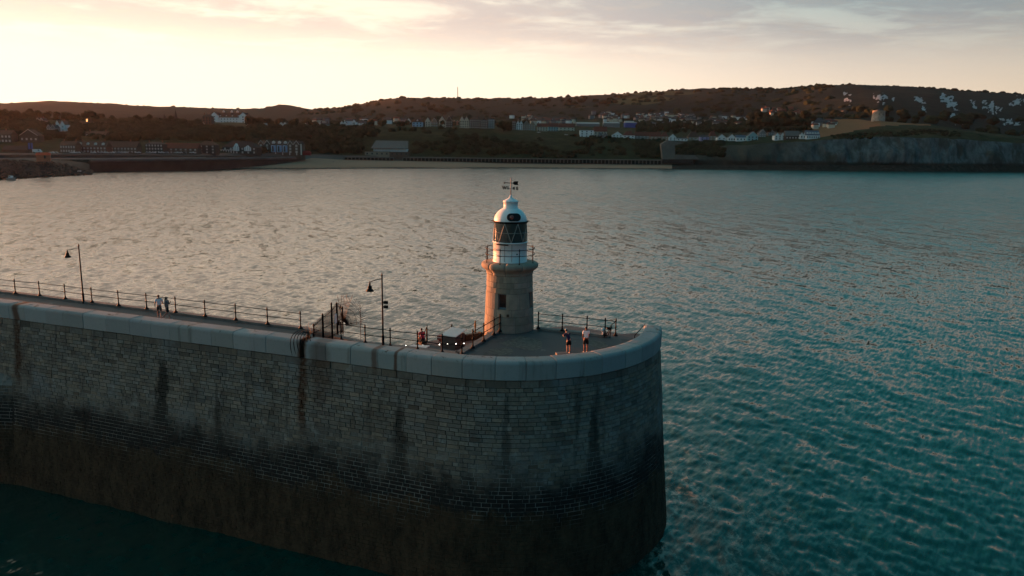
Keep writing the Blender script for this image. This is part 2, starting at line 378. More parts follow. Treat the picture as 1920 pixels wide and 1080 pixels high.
def build_water():
    az = np.concatenate([np.linspace(-180, -46, 50)[:-1], np.linspace(-46, 46, 1001), np.linspace(46, 180, 50)[1:-1]])
    az = np.radians(az)
    rr = np.concatenate([np.linspace(3, 27, 8)[:-1], np.exp(np.linspace(math.log(27), math.log(1300), 760)), np.exp(np.linspace(math.log(1300), math.log(40000), 22))[1:]])
    na, nr = len(az), len(rr)
    RR, AA = np.meshgrid(rr, az, indexing='ij'); X = RR * np.sin(AA); Y = RR * np.cos(AA)
    N = 1024
    t1 = ocean_tile(120.0, N, 2.8, R(-42), 3.0, 3, 0.06); t2 = ocean_tile(173.0, N, 6.5, R(66), 4.0, 5, 0.125)
    sp = np.gradient(rr)[:, None] * np.ones_like(X); cuts = np.array([0.3, 0.6, 1.5, 3.5, 8.0])
    lev = np.interp(sp, cuts, np.arange(5))
    Z = np.zeros_like(X); DX = np.zeros_like(X); DY = np.zeros_like(X)
    for q in range(5):
        wq = np.clip(1 - np.abs(lev - q), 0, 1)
        rows = np.where(wq.max(1) > 0)[0]
        if len(rows) == 0: continue
        a = sample(t1[q], 120.0, N, X[rows], Y[rows])
        ca, sa = math.cos(0.55), math.sin(0.55)
        b = sample(t2[q], 173.0, N, X[rows] * ca - Y[rows] * sa, X[rows] * sa + Y[rows] * ca)
        Z[rows] += wq[rows] * (a[0] + b[0]); DX[rows] += wq[rows] * a[1]; DY[rows] += wq[rows] * a[2]
    fade = np.clip((1400 - RR) / 500, 0, 1) * (np.abs(np.degrees(AA)) < 46)
    Z *= fade; X = X + 0.55 * DX * fade; Y = Y + 0.55 * DY * fade
    co = np.stack([X, Y, Z], -1).reshape(-1, 3)
    i = np.arange(nr - 1)[:, None]; j = np.arange(na)[None, :]; j2 = (j + 1) % na
    q = np.stack([i * na + j, (i + 1) * na + j, (i + 1) * na + j2, i * na + j2], -1).reshape(-1, 4)
    q = q[:, ::-1]
    me = bpy.data.meshes.new('sea'); me.vertices.add(len(co)); me.vertices.foreach_set('co', co.astype(np.float32).ravel())
    me.loops.add(q.size); me.loops.foreach_set('vertex_index', q.astype(np.int32).ravel())
    me.polygons.add(len(q)); me.polygons.foreach_set('loop_start', np.arange(0, q.size, 4, dtype=np.int32))
    me.polygons.foreach_set('use_smooth', np.ones(len(q), dtype=bool)); me.update(); me.validate()
    m = bpy.data.materials.new('sea_water'); m.use_nodes = True; t = NT(m.node_tree); b = m.node_tree.nodes['Principled BSDF']
    pos = t.n('ShaderNodeNewGeometry').outputs['Position']
    patch = t.noise(t.mapping(pos, (1, 0.35, 1), (0, 0, 0.5)), 0.02, 4.0, 0.6)
    c = t.mix(patch, (0.0008, 0.026, 0.022), (0.0015, 0.038, 0.032))
    foam = t.noise(t.mapping(pos, (1.0, 0.5, 1.0), (0, 0, -0.6)), 0.11, 6.0, 0.62, 1.2)
    fx, fy, fz = t.sep(pos); ddx = t.math('SUBTRACT', fx, 12.5); ddy = t.math('SUBTRACT', fy, 50.0)
    near = t.math('SQRT', t.math('ADD', t.math('MULTIPLY', ddx, ddx), t.math('MULTIPLY', t.math('MULTIPLY', ddy, ddy), 0.30)))
    str_ = t.noise(t.mapping(pos, (1.0, 0.22, 1.0), (0, 0, -0.42)), 0.55, 6.0, 0.66, 1.5)
    lace = t.noise(pos, 2.2, 6.0, 0.75, 1.0)
    fo = t.math('MULTIPLY', t.ramp(str_, 0.52, 0.64), t.math('MULTIPLY', t.ramp(lace, 0.42, 0.62), t.math('SUBTRACT', 1.0, t.ramp(near, 1.5, 12.0))))
    c = t.mix(t.math('MULTIPLY', fo, 0.75), c, (0.34, 0.27, 0.22))
    t.put(b.inputs['Base Color'], c)
    b.inputs['IOR'].default_value = 1.333
    px_, py_, pz_ = t.sep(pos); dist = t.math('SQRT', t.math('ADD', t.math('MULTIPLY', px_, px_), t.math('MULTIPLY', py_, py_)))
    t.put(b.inputs['Roughness'], t.math('ADD', 0.07, t.math('MULTIPLY', t.ramp(dist, 50.0, 420.0), 0.14)))      # open bay: wavelets too fine for the mesh
    # wavelet slopes finer than the mesh, as a tilt of the surface normal
    def slope(scale, rot, st):
        nd = t.n('ShaderNodeTexNoise'); nd.inputs['Scale'].default_value = scale; nd.inputs['Detail'].default_value = 4.0; nd.inputs['Roughness'].default_value = 0.62
        t.put(nd.inputs['Vector'], t.mapping(t.mapping(pos, (1, 1, 1), (0, 0, -rot)), (st, 1.0, 1.0))); vm = t.n('ShaderNodeVectorMath', operation='SUBTRACT'); t.put(vm.inputs[0], nd.outputs['Color']); vm.inputs[1].default_value = (0.5, 0.5, 0.5); return vm.outputs[0]
    def scaled(v, f):
        sv = t.n('ShaderNodeVectorMath', operation='SCALE'); t.put(sv.inputs[0], v); t.put(sv.inputs['Scale'], f); return sv.outputs[0]
    def vadd(a_, b_):
        av = t.n('ShaderNodeVectorMath', operation='ADD'); t.put(av.inputs[0], a_); t.put(av.inputs[1], b_); return av.outputs[0]
    far = t.ramp(dist, 60.0, 500.0)
    calm = t.math('ADD', 0.6, t.math('MULTIPLY', patch, 0.8))
    sl = vadd(scaled(slope(3.0, 0.95, 0.22), t.math('MULTIPLY', calm, t.math('ADD', 0.42, t.math('MULTIPLY', far, 1.15)))), scaled(slope(0.40, 1.95, 0.3), t.math('MULTIPLY', calm, t.math('ADD', 0.22, t.math('MULTIPLY', far, 1.05)))))
    flat = t.n('ShaderNodeVectorMath', operation='MULTIPLY'); t.put(flat.inputs[0], sl); flat.inputs[1].default_value = (1.0, 1.0, 0.0)
    nn = t.n('ShaderNodeVectorMath', operation='NORMALIZE'); t.put(nn.inputs[0], vadd(t.n('ShaderNodeNewGeometry').outputs['Normal'], flat.outputs[0])); t.put(b.inputs['Normal'], nn.outputs[0])
    me.materials.append(m)
    o = link('sea', me); tag(o, 'choppy teal sea water around the pier', None, None, 'structure'); return o
build_water()

# =================================================================== the pier
pier = thing('stone_pier', 'long masonry harbour arm with rounded seaward head and smooth coping', 'pier')
S_LEFT = -62.0

def build_pier():
    # backing (mortar) sheet with the batter, from the far left round the head
    ss = list(np.linspace(S_LEFT, 0, 30)) + list(np.linspace(0, S_ROUND, 40))[1:]
    zs = [-3.0, 0, 3, 6, 9, D - 0.01]; mb = MB(); n = len(zs)
    vs_ = [wall_pt(s, z, -0.06) for s in ss for z in zs]
    fs = [(i * n + k, (i + 1) * n + k, (i + 1) * n + k + 1, i * n + k + 1) for i in range(len(ss) - 1) for k in range(n - 1)]
    mb.add(vs_, fs, None, True); mb.build('mortar_bed', M_MORTAR, pier)
    # stones
    stones = []
    zs = [D - 0.02]; first = True
    while zs[-1] > -0.8:
        zs.append(zs[-1] - (0.42 if first else rng.uniform(0.225, 0.275))); first = False
    def courses(pt, s0, s1, zlist, wide):
        for j in range(len(zlist) - 1):
            gp_ = 0.006 if zlist[j] > 8.2 else (0.013 if zlist[j] > 4.4 else 0.006); z1, z0 = zlist[j] - gp_, zlist[j + 1] + gp_; s = s0 - rng.random() * 0.4
            while s < s1:
                wd = (rng.uniform(0.8, 1.6) if (j == 0 and wide) else rng.choice([0.34, 0.5, 0.55, 0.6, 0.7, 0.78]) * rng.uniform(0.9, 1.12))
                a, b_ = s + gp_ + 0.001, min(s + wd, s1) - gp_ - 0.001; s += wd
                if b_ - a < 0.08: continue
                o = rng.uniform(-0.012, 0.014) if z0 > 8.2 else rng.uniform(-0.045, -0.02) if z0 > 4.4 else rng.uniform(-0.045, -0.02); ch = 0.014; cz = 0.012
                back = [pt(a, z0, -0.08), pt(b_, z0, -0.08), pt(b_, z1, -0.08), pt(a, z1, -0.08)]
                rs = [rng.uniform(-0.006, 0.006) for _ in range(8)]
                fr = [pt(a + ch + rs[0], z0 + cz + rs[1], o), pt(b_ - ch + rs[2], z0 + cz + rs[3], o), pt(b_ - ch + rs[4], z1 - cz + rs[5], o), pt(a + ch + rs[6], z1 - cz + rs[7], o)]
                g = rng.uniform(0.72, 1.2) * (0.8 if (j == 0 and wide) else 1.0); wv = rng.uniform(-0.09, 0.09)
                if rng.random() < 0.06: g *= 0.6
                stones.append((back + fr, (g * (1 + wv), g, g * (1 - wv)), j))
    courses(wall_pt, S_LEFT, S_ROUND, zs, True)
    F5 = [(4, 5, 6, 7), (0, 1, 5, 4), (1, 2, 6, 5), (2, 3, 7, 6), (3, 0, 4, 7)]
    scored = []
    for i, (v, c, j) in enumerate(stones):
        ps = [proj(p) for p in v[4:]]; cx = sum(p[0] for p in ps) / 4; cy = sum(p[1] for p in ps) / 4
        nrm = (v[5] - v[4]).cross(v[7] - v[4]); vis = nrm.dot(Vector((0, 0, CAMZ)) - v[4]) > 0
        area = abs(sum(ps[k][0] * ps[(k + 1) % 4][1] - ps[(k + 1) % 4][0] * ps[k][1] for k in range(4))) / 2
        zc = v[4].z
        if vis and 10 < cx < 1250 and cy < 1070 and zc > 6.2: scored.append((-area, i))
    scored.sort(); top = {i for _, i in scored[:300]}
    rest = MB()
    for i, (v, c, j) in enumerate(stones):
        if i in top:
            m = MB(); o = v[4]; m.add([p - o for p in v], F5, c); m.build('stone', M_STONE, pier, o)
        else:
            rest.add(v, F5, c)
    tag(rest.build('stone_courses', M_STONE, pier), kind='stuff')
    # splayed footing at the shoreward end
    sb = -34.3
    def foot(u, z, o):
        p, nn = wall_frame(sb - u); q = p + nn * (o + BAT * (D - z) + 0.30 * u); return Vector((q.x, q.y, z))
    stones.clear(); zf = [7.4]
    while zf[-1] > -0.8: zf.append(zf[-1] - rng.uniform(0.225, 0.275))
    courses(foot, 0.02, 10.0, zf, False)
    fm = MB()
    for v, c, j in stones: fm.add(v, [tuple(reversed(f)) for f in F5], c)
    fo = fm.build('splayed_footing', M_STONE, pier); tag(fo, kind='stuff')
    fb = MB(); n0 = 12
    for k in range(n0):
        u0, u1 = 10 * k / n0, 10 * (k + 1) / n0
        fb.add([foot(u0, -2, -0.06), foot(u1, -2, -0.06), foot(u1, 7.4, -0.06), foot(u0, 7.4, -0.06)], [(3, 2, 1, 0)])
        fb.add([foot(u0, 7.4, 0.0), foot(u1, 7.4, 0.0), wall_pt(sb - u1, 8.3, -0.1), wall_pt(sb - u0, 8.3, -0.1)], [(3, 2, 1, 0)], (0.5, 0.5, 0.5))
    fb.c = []; fb.build('footing_core', M_MORTAR, pier)
    # coping blocks
    prof = [(-1.12, D - 0.25), (-1.12, D + 1.0), (-1.08, D + 1.07), (-0.95, D + 1.10), (-0.5, D + 1.10), (-0.12, D + 1.085), (-0.03, D + 1.05), (0.03, D + 0.99), (0.06, D + 0.90), (0.06, D + 0.03), (0.0, D - 0.015), (-0.15, D - 0.02)]
    s = S_LEFT; cuts = []
    fixed = {-9.15}
    pos = [S_LEFT]
    marks = [-9.3]
    while pos[-1] < S_END - 0.9:
        nxt = pos[-1] + rng.choice([1.25, 1.6, 1.7, 1.85, 2.1])
        if pos[-1] < -9.3 < nxt + 0.5: nxt = -9.3
        pos.append(nxt)
    pos[-1] = S_END
    for a, b_ in zip(pos[:-1], pos[1:]):
        a2 = a + (0.30 if abs(a + 9.3) < 0.01 else (0.007 if b_ < -5 else rng.uniform(0.010, 0.022))); b2 = b_ - (0.007 if b_ < -5 else 0.012)
        m = MB(); k = 6; vs_ = []; n = len(prof); g = rng.uniform(0.86, 1.1); dz = rng.uniform(-0.012, 0.012); do = rng.uniform(-0.012, 0.012)
        o0 = wall_pt((a + b_) / 2, D, 0)
        for q in range(k + 1):
            ends = q in (0, k); e = 0.010 if ends else 0.0
            ssq = a2 + (b2 - a2) * ([0, 0.03, 0.25, 0.5, 0.75, 0.97, 1.0][q])
            for (o, z) in prof:
                zz = z + dz - (e if z > D + 0.9 else 0); oo = o + do - (e if o > 0 else 0)
                p, nn = wall_frame(ssq); pp = p + nn * oo; vs_.append(Vector((pp.x, pp.y, zz)) - o0)
        fs = [(q * n + i, q * n + (i + 1) % n, (q + 1) * n + (i + 1) % n, (q + 1) * n + i) for q in range(k) for i in range(n)]
        fs += [tuple(reversed(range(n))), tuple(k * n + i for i in range(n))]
        fs = [tuple(reversed(f)) for f in fs]
        m.add(vs_, fs, (g * rng.uniform(0.97, 1.03), g, g * rng.uniform(0.98, 1.03)), False)
        ob = m.build('coping_block', M_COPING, pier, o0)
        ob.data.polygons[-1].use_smooth = False; ob.data.polygons[-2].use_smooth = False
    # deck
    outer = [wall_pt(s, D, -0.9) for s in list(np.linspace(S_LEFT, 0, 6)) + list(np.linspace(0, S_END, 24))[1:]]
    e = 0.28
    inner = [wall_pt(S_END + 0.6, D, 0.0), wall_pt(S_END + 1.2, D, -0.4), Vector((8.6, 52.4, D)), Vector((7.1, 51.9, D)), Vector((6.6, 51.25, D)), Vector((1.9, 53.05, D)),
             Vector((-1.05, 51.85, D)), Vector((-3.25, 46.1, D)), Vector((-9.5, 48.35, D)), Vector((-11.6, 49.9, D)), Vector((-14.4, 52.1, D)), Vector((-40.8, 62.75, D)), Vector((-52, 67.3, D))]
    poly = outer + inner
    mb = MB(); mb.prism(poly, D - 0.6, D + 0.0); mb.build('deck', M_DECK, pier)
    for k, (cx_, cy_, rr_, mm_) in enumerate(((985, 643, 1.5, 'old'), (1120, 645, 0.8, 'old'), (940, 660, 0.8, 'old'))):
        c_ = un(cx_, cy_, D); r3 = random.Random(k + 3); pg = [(c_.x + rr_ * math.cos(a) * r3.uniform(0.6, 1.15), c_.y + rr_ * 1.3 * math.sin(a) * r3.uniform(0.6, 1.15)) for a in np.linspace(0, 6.283, 11)[:-1]]
        pm_ = MB(); pm_.prism(pg, D - 0.02, D + 0.005); pm_.build('repair_patch', mat('patch_' + mm_, (0.105, 0.095, 0.085) if mm_ == 'old' else (0.030, 0.029, 0.032), 0.9, 0.45, 5.0, 0.4, 20.0), pier)
    # inner retaining wall and kerb along the harbour side
    line = [Vector((-52, 67.3, 0)), Vector((-40.8, 62.75, 0)), Vector((-14.4, 52.1, 0)), Vector((-11.6, 49.9, 0)), Vector((-9.5, 48.35, 0)), Vector((-3.25, 46.1, 0)), Vector((-1.05, 51.85, 0))]
    line2 = [Vector((1.9, 53.05, 0)), Vector((6.6, 51.25, 0))]
    for ln in (line, line2):
        kb = MB()
        for a, b_ in zip(ln[:-1], ln[1:]):
            d = (b_ - a); L_ = d.length; c = (a + b_) / 2; kb.box((c.x, c.y, D + 0.075), (L_ + 0.02, 0.5, 0.15), math.atan2(d.y, d.x))
        kb.build('kerb', M_KERB, pier)
    # lower quay on the harbour side
    zq = D - 1.0
    q = [Vector((-8.6, 48.2, 0)), Vector((-3.0, 46.2, 0)), Vector((-1.0, 51.4, 0)), Vector((2.0, 52.6, 0)), Vector((6.8, 51.0, 0)), Vector((9.4, 52.0, 0)),
         Vector((8.2, 56.2, 0)), Vector((4.5, 58.6, 0)), un(893, 628, zq), un(798, 640, zq), un(757, 652, zq)]
    mb = MB(); mb.prism(q, -2.0, zq); mb.build('lower_quay', mat('quay_paving', (0.125, 0.112, 0.11), 0.85, 0.25, 1.2, 0.2, 8.0), pier)
    core = [wall_pt(s, -2, -0.5) for s in np.linspace(S_LEFT, 0, 6)] + [wall_pt(s, -2, -0.5) for s in np.linspace(0, S_ROUND, 20)][1:]
    core += [Vector((1.9, 53, 0)), Vector((-1.0, 51.8, 0)), Vector((-3.2, 46.05, 0)), Vector((-9.5, 48.3, 0)), Vector((-11.6, 49.8, 0)), Vector((-14.4, 52.0, 0)), Vector((-52, 67.2, 0))]
    mb = MB(); inn = [wall_pt(s, D, -0.6) for s in np.linspace(S_LEFT, 0, 6)] + [wall_pt(s, D, -0.6) for s in np.linspace(0, S_END, 20)][1:] + [Vector((6.6, 51.2, 0)), Vector((1.9, 53, 0)), Vector((-1.0, 51.8, 0)), Vector((-3.2, 46.05, 0)), Vector((-9.5, 48.3, 0)), Vector((-11.6, 49.8, 0)), Vector((-14.4, 52.0, 0)), Vector((-52, 67.2, 0))]
    mb.prism(inn, -2.0, D - 0.65); mb.build('core', M_KERB, pier)
    # steps at the end of the parapet
    st = MB()
    for k in range(5):
        p = wall_pt(S_END + 0.55 + 0.32 * k, D, -0.7); a = A0 + (S_END + 0.55 + 0.32 * k) / RO
        st.box((p.x, p.y, D - 0.6 + 0.11 - 0.17 * k), (1.1, 0.34, 0.9), a)
    st.build('steps', M_KERB, pier)
build_pier()

# =================================================================== the lighthouse
LX, LY = -0.17, 53.35
def zl(py, Y=LY): return at(957, py, Y).z
def ring_block(a0, a1, z0, z1, r0, r1, depth=0.35, k=5, ch=0.020):
    """a curved ashlar block: radius r0 at z0, r1 at z1, chamfered"""
    m = MB(); vs_ = []
    for q in range(k + 1):
        a = a0 + (a1 - a0) * q / k; e = ch if q in (0, k) else 0.0
        for rr_, z in ((r0 - depth, z0), (r0 - ch, z0), (r0 - e, z0 + ch), (r1 - e, z1 - ch), (r1 - ch, z1), (r1 - depth, z1)):
            vs_.append((rr_ * math.cos(a), rr_ * math.sin(a), z))
    fs = [(q * 6 + i, (q + 1) * 6 + i, (q + 1) * 6 + (i + 1) % 6, q * 6 + (i + 1) % 6) for q in range(k) for i in range(6)]
    fs += [tuple(range(6)), tuple(k * 6 + i for i in reversed(range(6)))]
    g = rng.uniform(0.85, 1.12); m.add(vs_, fs, (g * rng.uniform(0.97, 1.05), g, g * rng.uniform(0.94, 1.02)), False)
    return m


def build_lighthouse():
    Lh = thing('lighthouse', 'round stone lighthouse with white domed lantern on the pier head', 'lighthouse', (LX, LY, 0))
    zb = D - 1.0; zn = zl(512)                      # neck below the cornice
    r_b, r_t = 1.80, 1.60
    def rad(z): return r_b + (r_t - r_b) * (z - zb) / (zn - zb)
    zw0, zw1 = zl(582.0, LY - 1.7), zl(552.5, LY - 1.7)
    lvls = [zb, zb + 0.55, zb + 1.0, zb + 1.0 + (zw0 - zb - 1.0) * 0.34, zb + 1.0 + (zw0 - zb - 1.0) * 0.68, zw0, zw1, zw1 + (zn - zw1) * 0.30, zw1 + (zn - zw1) * 0.62, zn]
    aw = [R(-90 - 18), R(-90 + 67)]; hw = 0.30 / 1.68
    core = MB(); core.lathe([(r_b - 0.12, zb), (r_t - 0.12, zn)], 40)
    cm = mat('tower_joint', (0.045, 0.036, 0.028), 0.9, 0.2, 3.0)
    # core ring split so that the window openings stay open
    for j in range(len(lvls) - 1):
        z0, z1 = lvls[j], lvls[j + 1]
        if abs(z0 - zw0) < 1e-6:
            edges = []
            for a in aw: edges.append((a - hw, a + hw))
            spans = [(edges[0][1], edges[1][0]), (edges[1][1], edges[0][0] + 2 * math.pi)]
            for sa, sb in spans:
                n = max(1, round((sb - sa) * 1.68 / 1.25))
                for q in range(n):
                    a0 = sa + (sb - sa) * q / n; a1 = sa + (sb - sa) * (q + 1) / n
                    ring_block(a0 + (0.004 if q else 0), a1 - (0.004 if q < n - 1 else 0), z0 + 0.005, z1 - 0.005, rad(z0), rad(z1), 0.4).build('stone_block', M_TOWER, Lh)
        else:
            n = rng.choice([8, 9, 10]); off = rng.random() * 6.28
            for q in range(n):
                a0 = off + 2 * math.pi * q / n; a1 = off + 2 * math.pi * (q + 1) / n
                ring_block(a0 + 0.005, a1 - 0.005, z0 + 0.007, z1 - 0.007, rad(z0), rad(z1)).build('stone_block', M_TOWER, Lh)
    inner = MB(); inner.lathe([(r_b - 0.42, zb), (r_t - 0.42, zn)], 32); inner.build('inner_wall', mat('dark_interior', (0.02, 0.02, 0.022), 0.9, 0.1), Lh)
    jb = MB()
    for j in range(len(lvls) - 1):
        z0, z1 = lvls[j], lvls[j + 1]
        if abs(z0 - zw0) < 1e-6:
            for sa, sb in spans: jb.lathe([(rad(z0) - 0.03, z0), (rad(z1) - 0.03, z1)], 24, cap=False, a0=sa + 0.01, a1=sb - 0.01)
        else: jb.lathe([(rad(z0) - 0.03, z0), (rad(z1) - 0.03, z1)], 40, cap=False)
    jb.build('joint_mortar', cm, Lh)
    # windows
    fm = mat('window_frame_paint', (0.10, 0.17, 0.21), 0.5, 0.15); gl = mat('dark_glass', (0.012, 0.014, 0.016), 0.12, 0.1, spec=0.6)
    for a in aw:
        rr_ = 1.42; n = Vector((math.cos(a), math.sin(a), 0)); u = Vector((-n.y, n.x, 0)); h = zw1 - zw0
        w_ = MB(); o = n * rr_ + Vector((0, 0, zw0)); hwm = 0.31
        for (x0, x1, y0, y1) in ((-hwm, -hwm + 0.06, 0, h), (hwm - 0.06, hwm, 0, h), (-hwm, hwm, h - 0.07, h), (-hwm, hwm, 0, 0.12)):
            w_.extr([(x0, y0), (x1, y0), (x1, y1), (x0, y1)], o, u, (0, 0, 1), n, -0.03, 0.03)
        wn = w_.build('window', fm, Lh)
        p_ = MB(); p_.extr([(-hwm, 0), (hwm, 0), (hwm, h), (-hwm, h)], o, u, (0, 0, 1), n, -0.025, -0.005); p_.build('pane', gl, wn)
    # neck, cornice and gallery in stone segments
    z1 = zl(497); z2 = zl(489)
    cp = [(1.58, zn), (1.63, zn + 0.02), (1.64, zn + 0.10), (1.62, zn + 0.13), (1.62, z1 - 0.42), (1.66, z1 - 0.36), (1.74, z1 - 0.28), (1.76, z1 - 0.22), (1.86, z1 - 0.18), (1.95, z1 - 0.10), (1.995, z1 + 0.03), (1.97, z1 + 0.16), (1.88, z1 + 0.24), (1.60, z1 + 0.28), (1.0, z1 + 0.30)]
    for q in range(10):
        a0, a1 = 2 * math.pi * q / 10 + 0.003 + 0.16, 2 * math.pi * (q + 1) / 10 - 0.003 + 0.16
        m = MB(); k = 8; n = len(cp); vs_ = []
        for i in range(k + 1):
            a = a0 + (a1 - a0) * i / k
            vs_ += [(r_ * math.cos(a), r_ * math.sin(a), z) for r_, z in cp] 
        fs = [(i * n + j, (i + 1) * n + j, (i + 1) * n + j + 1, i * n + j + 1) for i in range(k) for j in range(n - 1)]
        fs += [tuple(range(n)), tuple(k * n + j for j in reversed(range(n)))]
        g = rng.uniform(0.92, 1.06); m.add(vs_, fs, (g, g * 0.98, g * 0.96), True); m.build('cornice_block', M_TOWER, Lh)
    zg = z1 + 0.285
    # lantern: white drum, door, glazing, gutter, dome
    zd1 = zl(456, LY - 1.1); r_d = 1.17
    m = MB(); m.lathe([(r_d + 0.03, zg), (r_d + 0.03, zg + 0.08), (r_d, zg + 0.1), (r_d, zd1 - 0.06), (r_d + 0.05, zd1 - 0.05), (r_d + 0.05, zd1), (r_d - 0.05, zd1 + 0.01)], 48, cap=False)
    drum = m.build('lantern_drum', M_WHITE, Lh)
    seam = MB()
    for a in (R(-90 - 18), R(-90 + 6)):
        seam.box((math.cos(a) * (r_d + 0.004), math.sin(a) * (r_d + 0.004), (zg + zd1) / 2), (0.02, 0.03, zd1 - zg - 0.14), a)
    seam.build('panel_seam', mat('seam_grey', (0.25, 0.25, 0.26), 0.6, 0.1), drum)
    # low dark service door seen as a line and handle
    dm = MB(); a0, a1 = R(-90 - 50), R(-90 - 6); pts = []
    for q in range(9):
        a = a0 + (a1 - a0) * q / 8; pts.append((math.cos(a) * (r_d + 0.03), math.sin(a) * (r_d + 0.03), zd1 - 0.13))
    dm.tube(pts, 0.045, 6); dm.build('door_rail', M_IRON, drum)
    pm = MB(); n = Vector((math.cos(R(-90 + 24)), math.sin(R(-90 + 24)), 0)); o = n * (r_d) + Vector((0, 0, zg + 0.62)); m2 = MB()
    pm.tube([o - n * 0.02, o + n * 0.03], 0.05, 10); pm.build('vent_hole', M_IRON, drum)
    zg1 = zl(419.5, LY - 1.1); r_g = 1.15
    glz = mat('lantern_glass', (0.010, 0.022, 0.024), 0.08, 0.1, spec=0.7); bar = mat('glazing_bar_paint', (0.33, 0.31, 0.28), 0.5, 0.1)
    nseg = 8; lat = MB(); zm = (zd1 + zg1) / 2
    for q in range(nseg):
        ac = R(-90 - 19) + 2 * math.pi * q / nseg; ah = math.pi / nseg
        def gp(a, z, r_=r_g): return Vector((r_ * math.cos(a), r_ * math.sin(a), z))
        # triangular panes: apex up and apex down
        def pane(f_lo, f_hi):
            m = MB(); k = 4; vs_ = []
            for i in range(k + 1):
                z = zd1 + (zg1 - zd1) * i / k; tt = i / k
                aL, aR = f_lo(tt), f_hi(tt)
                for j in range(k + 1): vs_.append(gp(aL + (aR - aL) * j / k, z))
            fs = [(i * (k + 1) + j, i * (k + 1) + j + 1, (i + 1) * (k + 1) + j + 1, (i + 1) * (k + 1) + j) for i in range(k) for j in range(k)]
            m.add(vs_, fs, None, True); m.build('pane', glz, Lh)
        pane(lambda t_: ac - ah * (1 - t_) , lambda t_: ac + ah * (1 - t_) + 1e-4)
        pane(lambda t_: ac + ah - ah * t_, lambda t_: ac + ah + ah * t_ + 1e-4)
        for sg in (-1, 1):
            b_ = MB(); b_.tube([gp(ac + sg * ah * (1 - k / 6), zd1 + (zg1 - zd1) * k / 6, r_g + 0.01) for k in range(7)], 0.024, 5); b_.build('glazing_bar', bar, Lh)
    hb = MB(); hb.tube([gp(2 * math.pi * k / 48, zm, r_g + 0.008) for k in range(49)], 0.014, 5, False); hb.build('glazing_ring', bar, Lh)
    li = MB(); li.lathe([(0.42, zd1), (0.46, zm - 0.3), (0.46, zm + 0.3), (0.4, zg1)], 16); li.build('lens', mat('lens_glass', (0.04, 0.06, 0.06), 0.2, 0.2), Lh)
    gt = MB(); gt.lathe([(r_g - 0.1, zg1 - 0.02), (r_g + 0.03, zg1 - 0.02), (r_g + 0.09, zg1 + 0.06), (r_g + 0.10, zg1 + 0.10), (r_g + 0.06, zg1 + 0.11), (r_g - 0.1, zg1 + 0.09)], 48, cap=False); gt.build('gutter', M_IRON, Lh)
    for sg in (-1, 1):
        sp = MB(); sp.tube([(sg * (r_g + 0.05), 0, zg1 + 0.04), (sg * (r_g + 0.16), 0, zg1 + 0.12)], 0.035, 6); sp.build('gutter_spout', M_RUSTIRON, Lh)
    zd = zg1 + 0.09; zt = zl(390); hd = zt - zd
    prof = [(1.14 * math.cos(u) if u < 1.12 else 0.5, zd + hd / math.sin(1.12) * math.sin(u)) for u in np.linspace(0, 1.12, 14)]
    dmb = MB(); dmb.lathe(prof, 48, cap=False); dome = dmb.build('dome', M_WHITE, Lh)
    rc = 0.49; zc = zl(376.5)
    c = MB(); c.lathe([(rc + 0.03, zt - 0.03), (rc + 0.035, zt + 0.02), (rc, zt + 0.03), (rc, zc - 0.10), (rc + 0.03, zc - 0.09), (rc + 0.03, zc), (rc - 0.03, zc + 0.02), (0.36, zc + 0.09), (0.2, zc + 0.16), (0.10, zc + 0.25), (0.055, zc + 0.38), (0.035, zc + 0.42)], 32, cap=False); c.build('ventilator', M_WHITE, Lh)
    # oval opening with the small lamp in the dome
    a = R(-90 + 12); zo = zl(407.5, LY - 1.0); el = math.asin(min(0.99, (zo - zd) / (hd / math.sin(1.12)))); n = Vector((math.cos(a) * math.cos(el), math.sin(a) * math.cos(el), math.sin(el) * 0.9)).normalized()
    u = Vector((-math.sin(a), math.cos(a), 0)); v = n.cross(u); v = v if v.z > 0 else -v
    o = Vector((1.14 * math.cos(el) * math.cos(a), 1.14 * math.cos(el) * math.sin(a), zo))
    def stad(hl, hr, k=10):
        pts = []
        for q in range(k + 1): t_ = -math.pi / 2 + math.pi * q / k; pts.append((hl + hr * math.cos(t_), hr * math.sin(t_)))
        for q in range(k + 1): t_ = math.pi / 2 + math.pi * q / k; pts.append((-hl + hr * math.cos(t_), hr * math.sin(t_)))
        return pts
    pt = MB(); pt.extr(stad(0.21, 0.25), o, u, v, n, -0.3, 0.035); port = pt.build('lamp_port', mat('port_black', (0.008, 0.007, 0.007), 0.5, 0.2), Lh)
    rm = MB()
    ringp = [o + u * p[0] + v * p[1] + n * 0.03 for p in stad(0.21, 0.25)]; rm.tube(ringp + [ringp[0]], 0.025, 6); rm.build('port_rim', M_IRON, port)
    lm = MB()
    for sx in (-0.17, 0.15): lm.lathe([(0.02, 0.13), (0.10, 0.12), (0.15, 0.06), (0.16, 0.0)], 14, c=(0, 0, 0))
    lo = MB()
    for sx in (-0.14,):
        base = o + u * sx + n * 0.03
        lo.tube([base, base + n * 0.05, base + n * 0.09], 0.14, 14, radii=[0.16, 0.15, 0.09])
    lo.build('signal_lamp', mat('red_lens', (0.22, 0.045, 0.03), 0.15, 0.2, spec=0.7), port)
    # finial with weather vane
    zf = zc + 0.40; ztip = zl(332)
    f = MB(); f.tube([(0, 0, zf), (0, 0, zl(352)), (0, 0, ztip - 0.12), (0, 0, ztip)], 0.03, 8, radii=[0.04, 0.03, 0.026, 0.008]); pole = f.build('finial_pole', mat('pole_grey', (0.16, 0.15, 0.16), 0.5, 0.2), Lh)
    va = MB(); zv = zl(343)
    va.tube([(-0.42, 0, zv), (0.40, 0, zv - 0.01)], 0.022, 6)
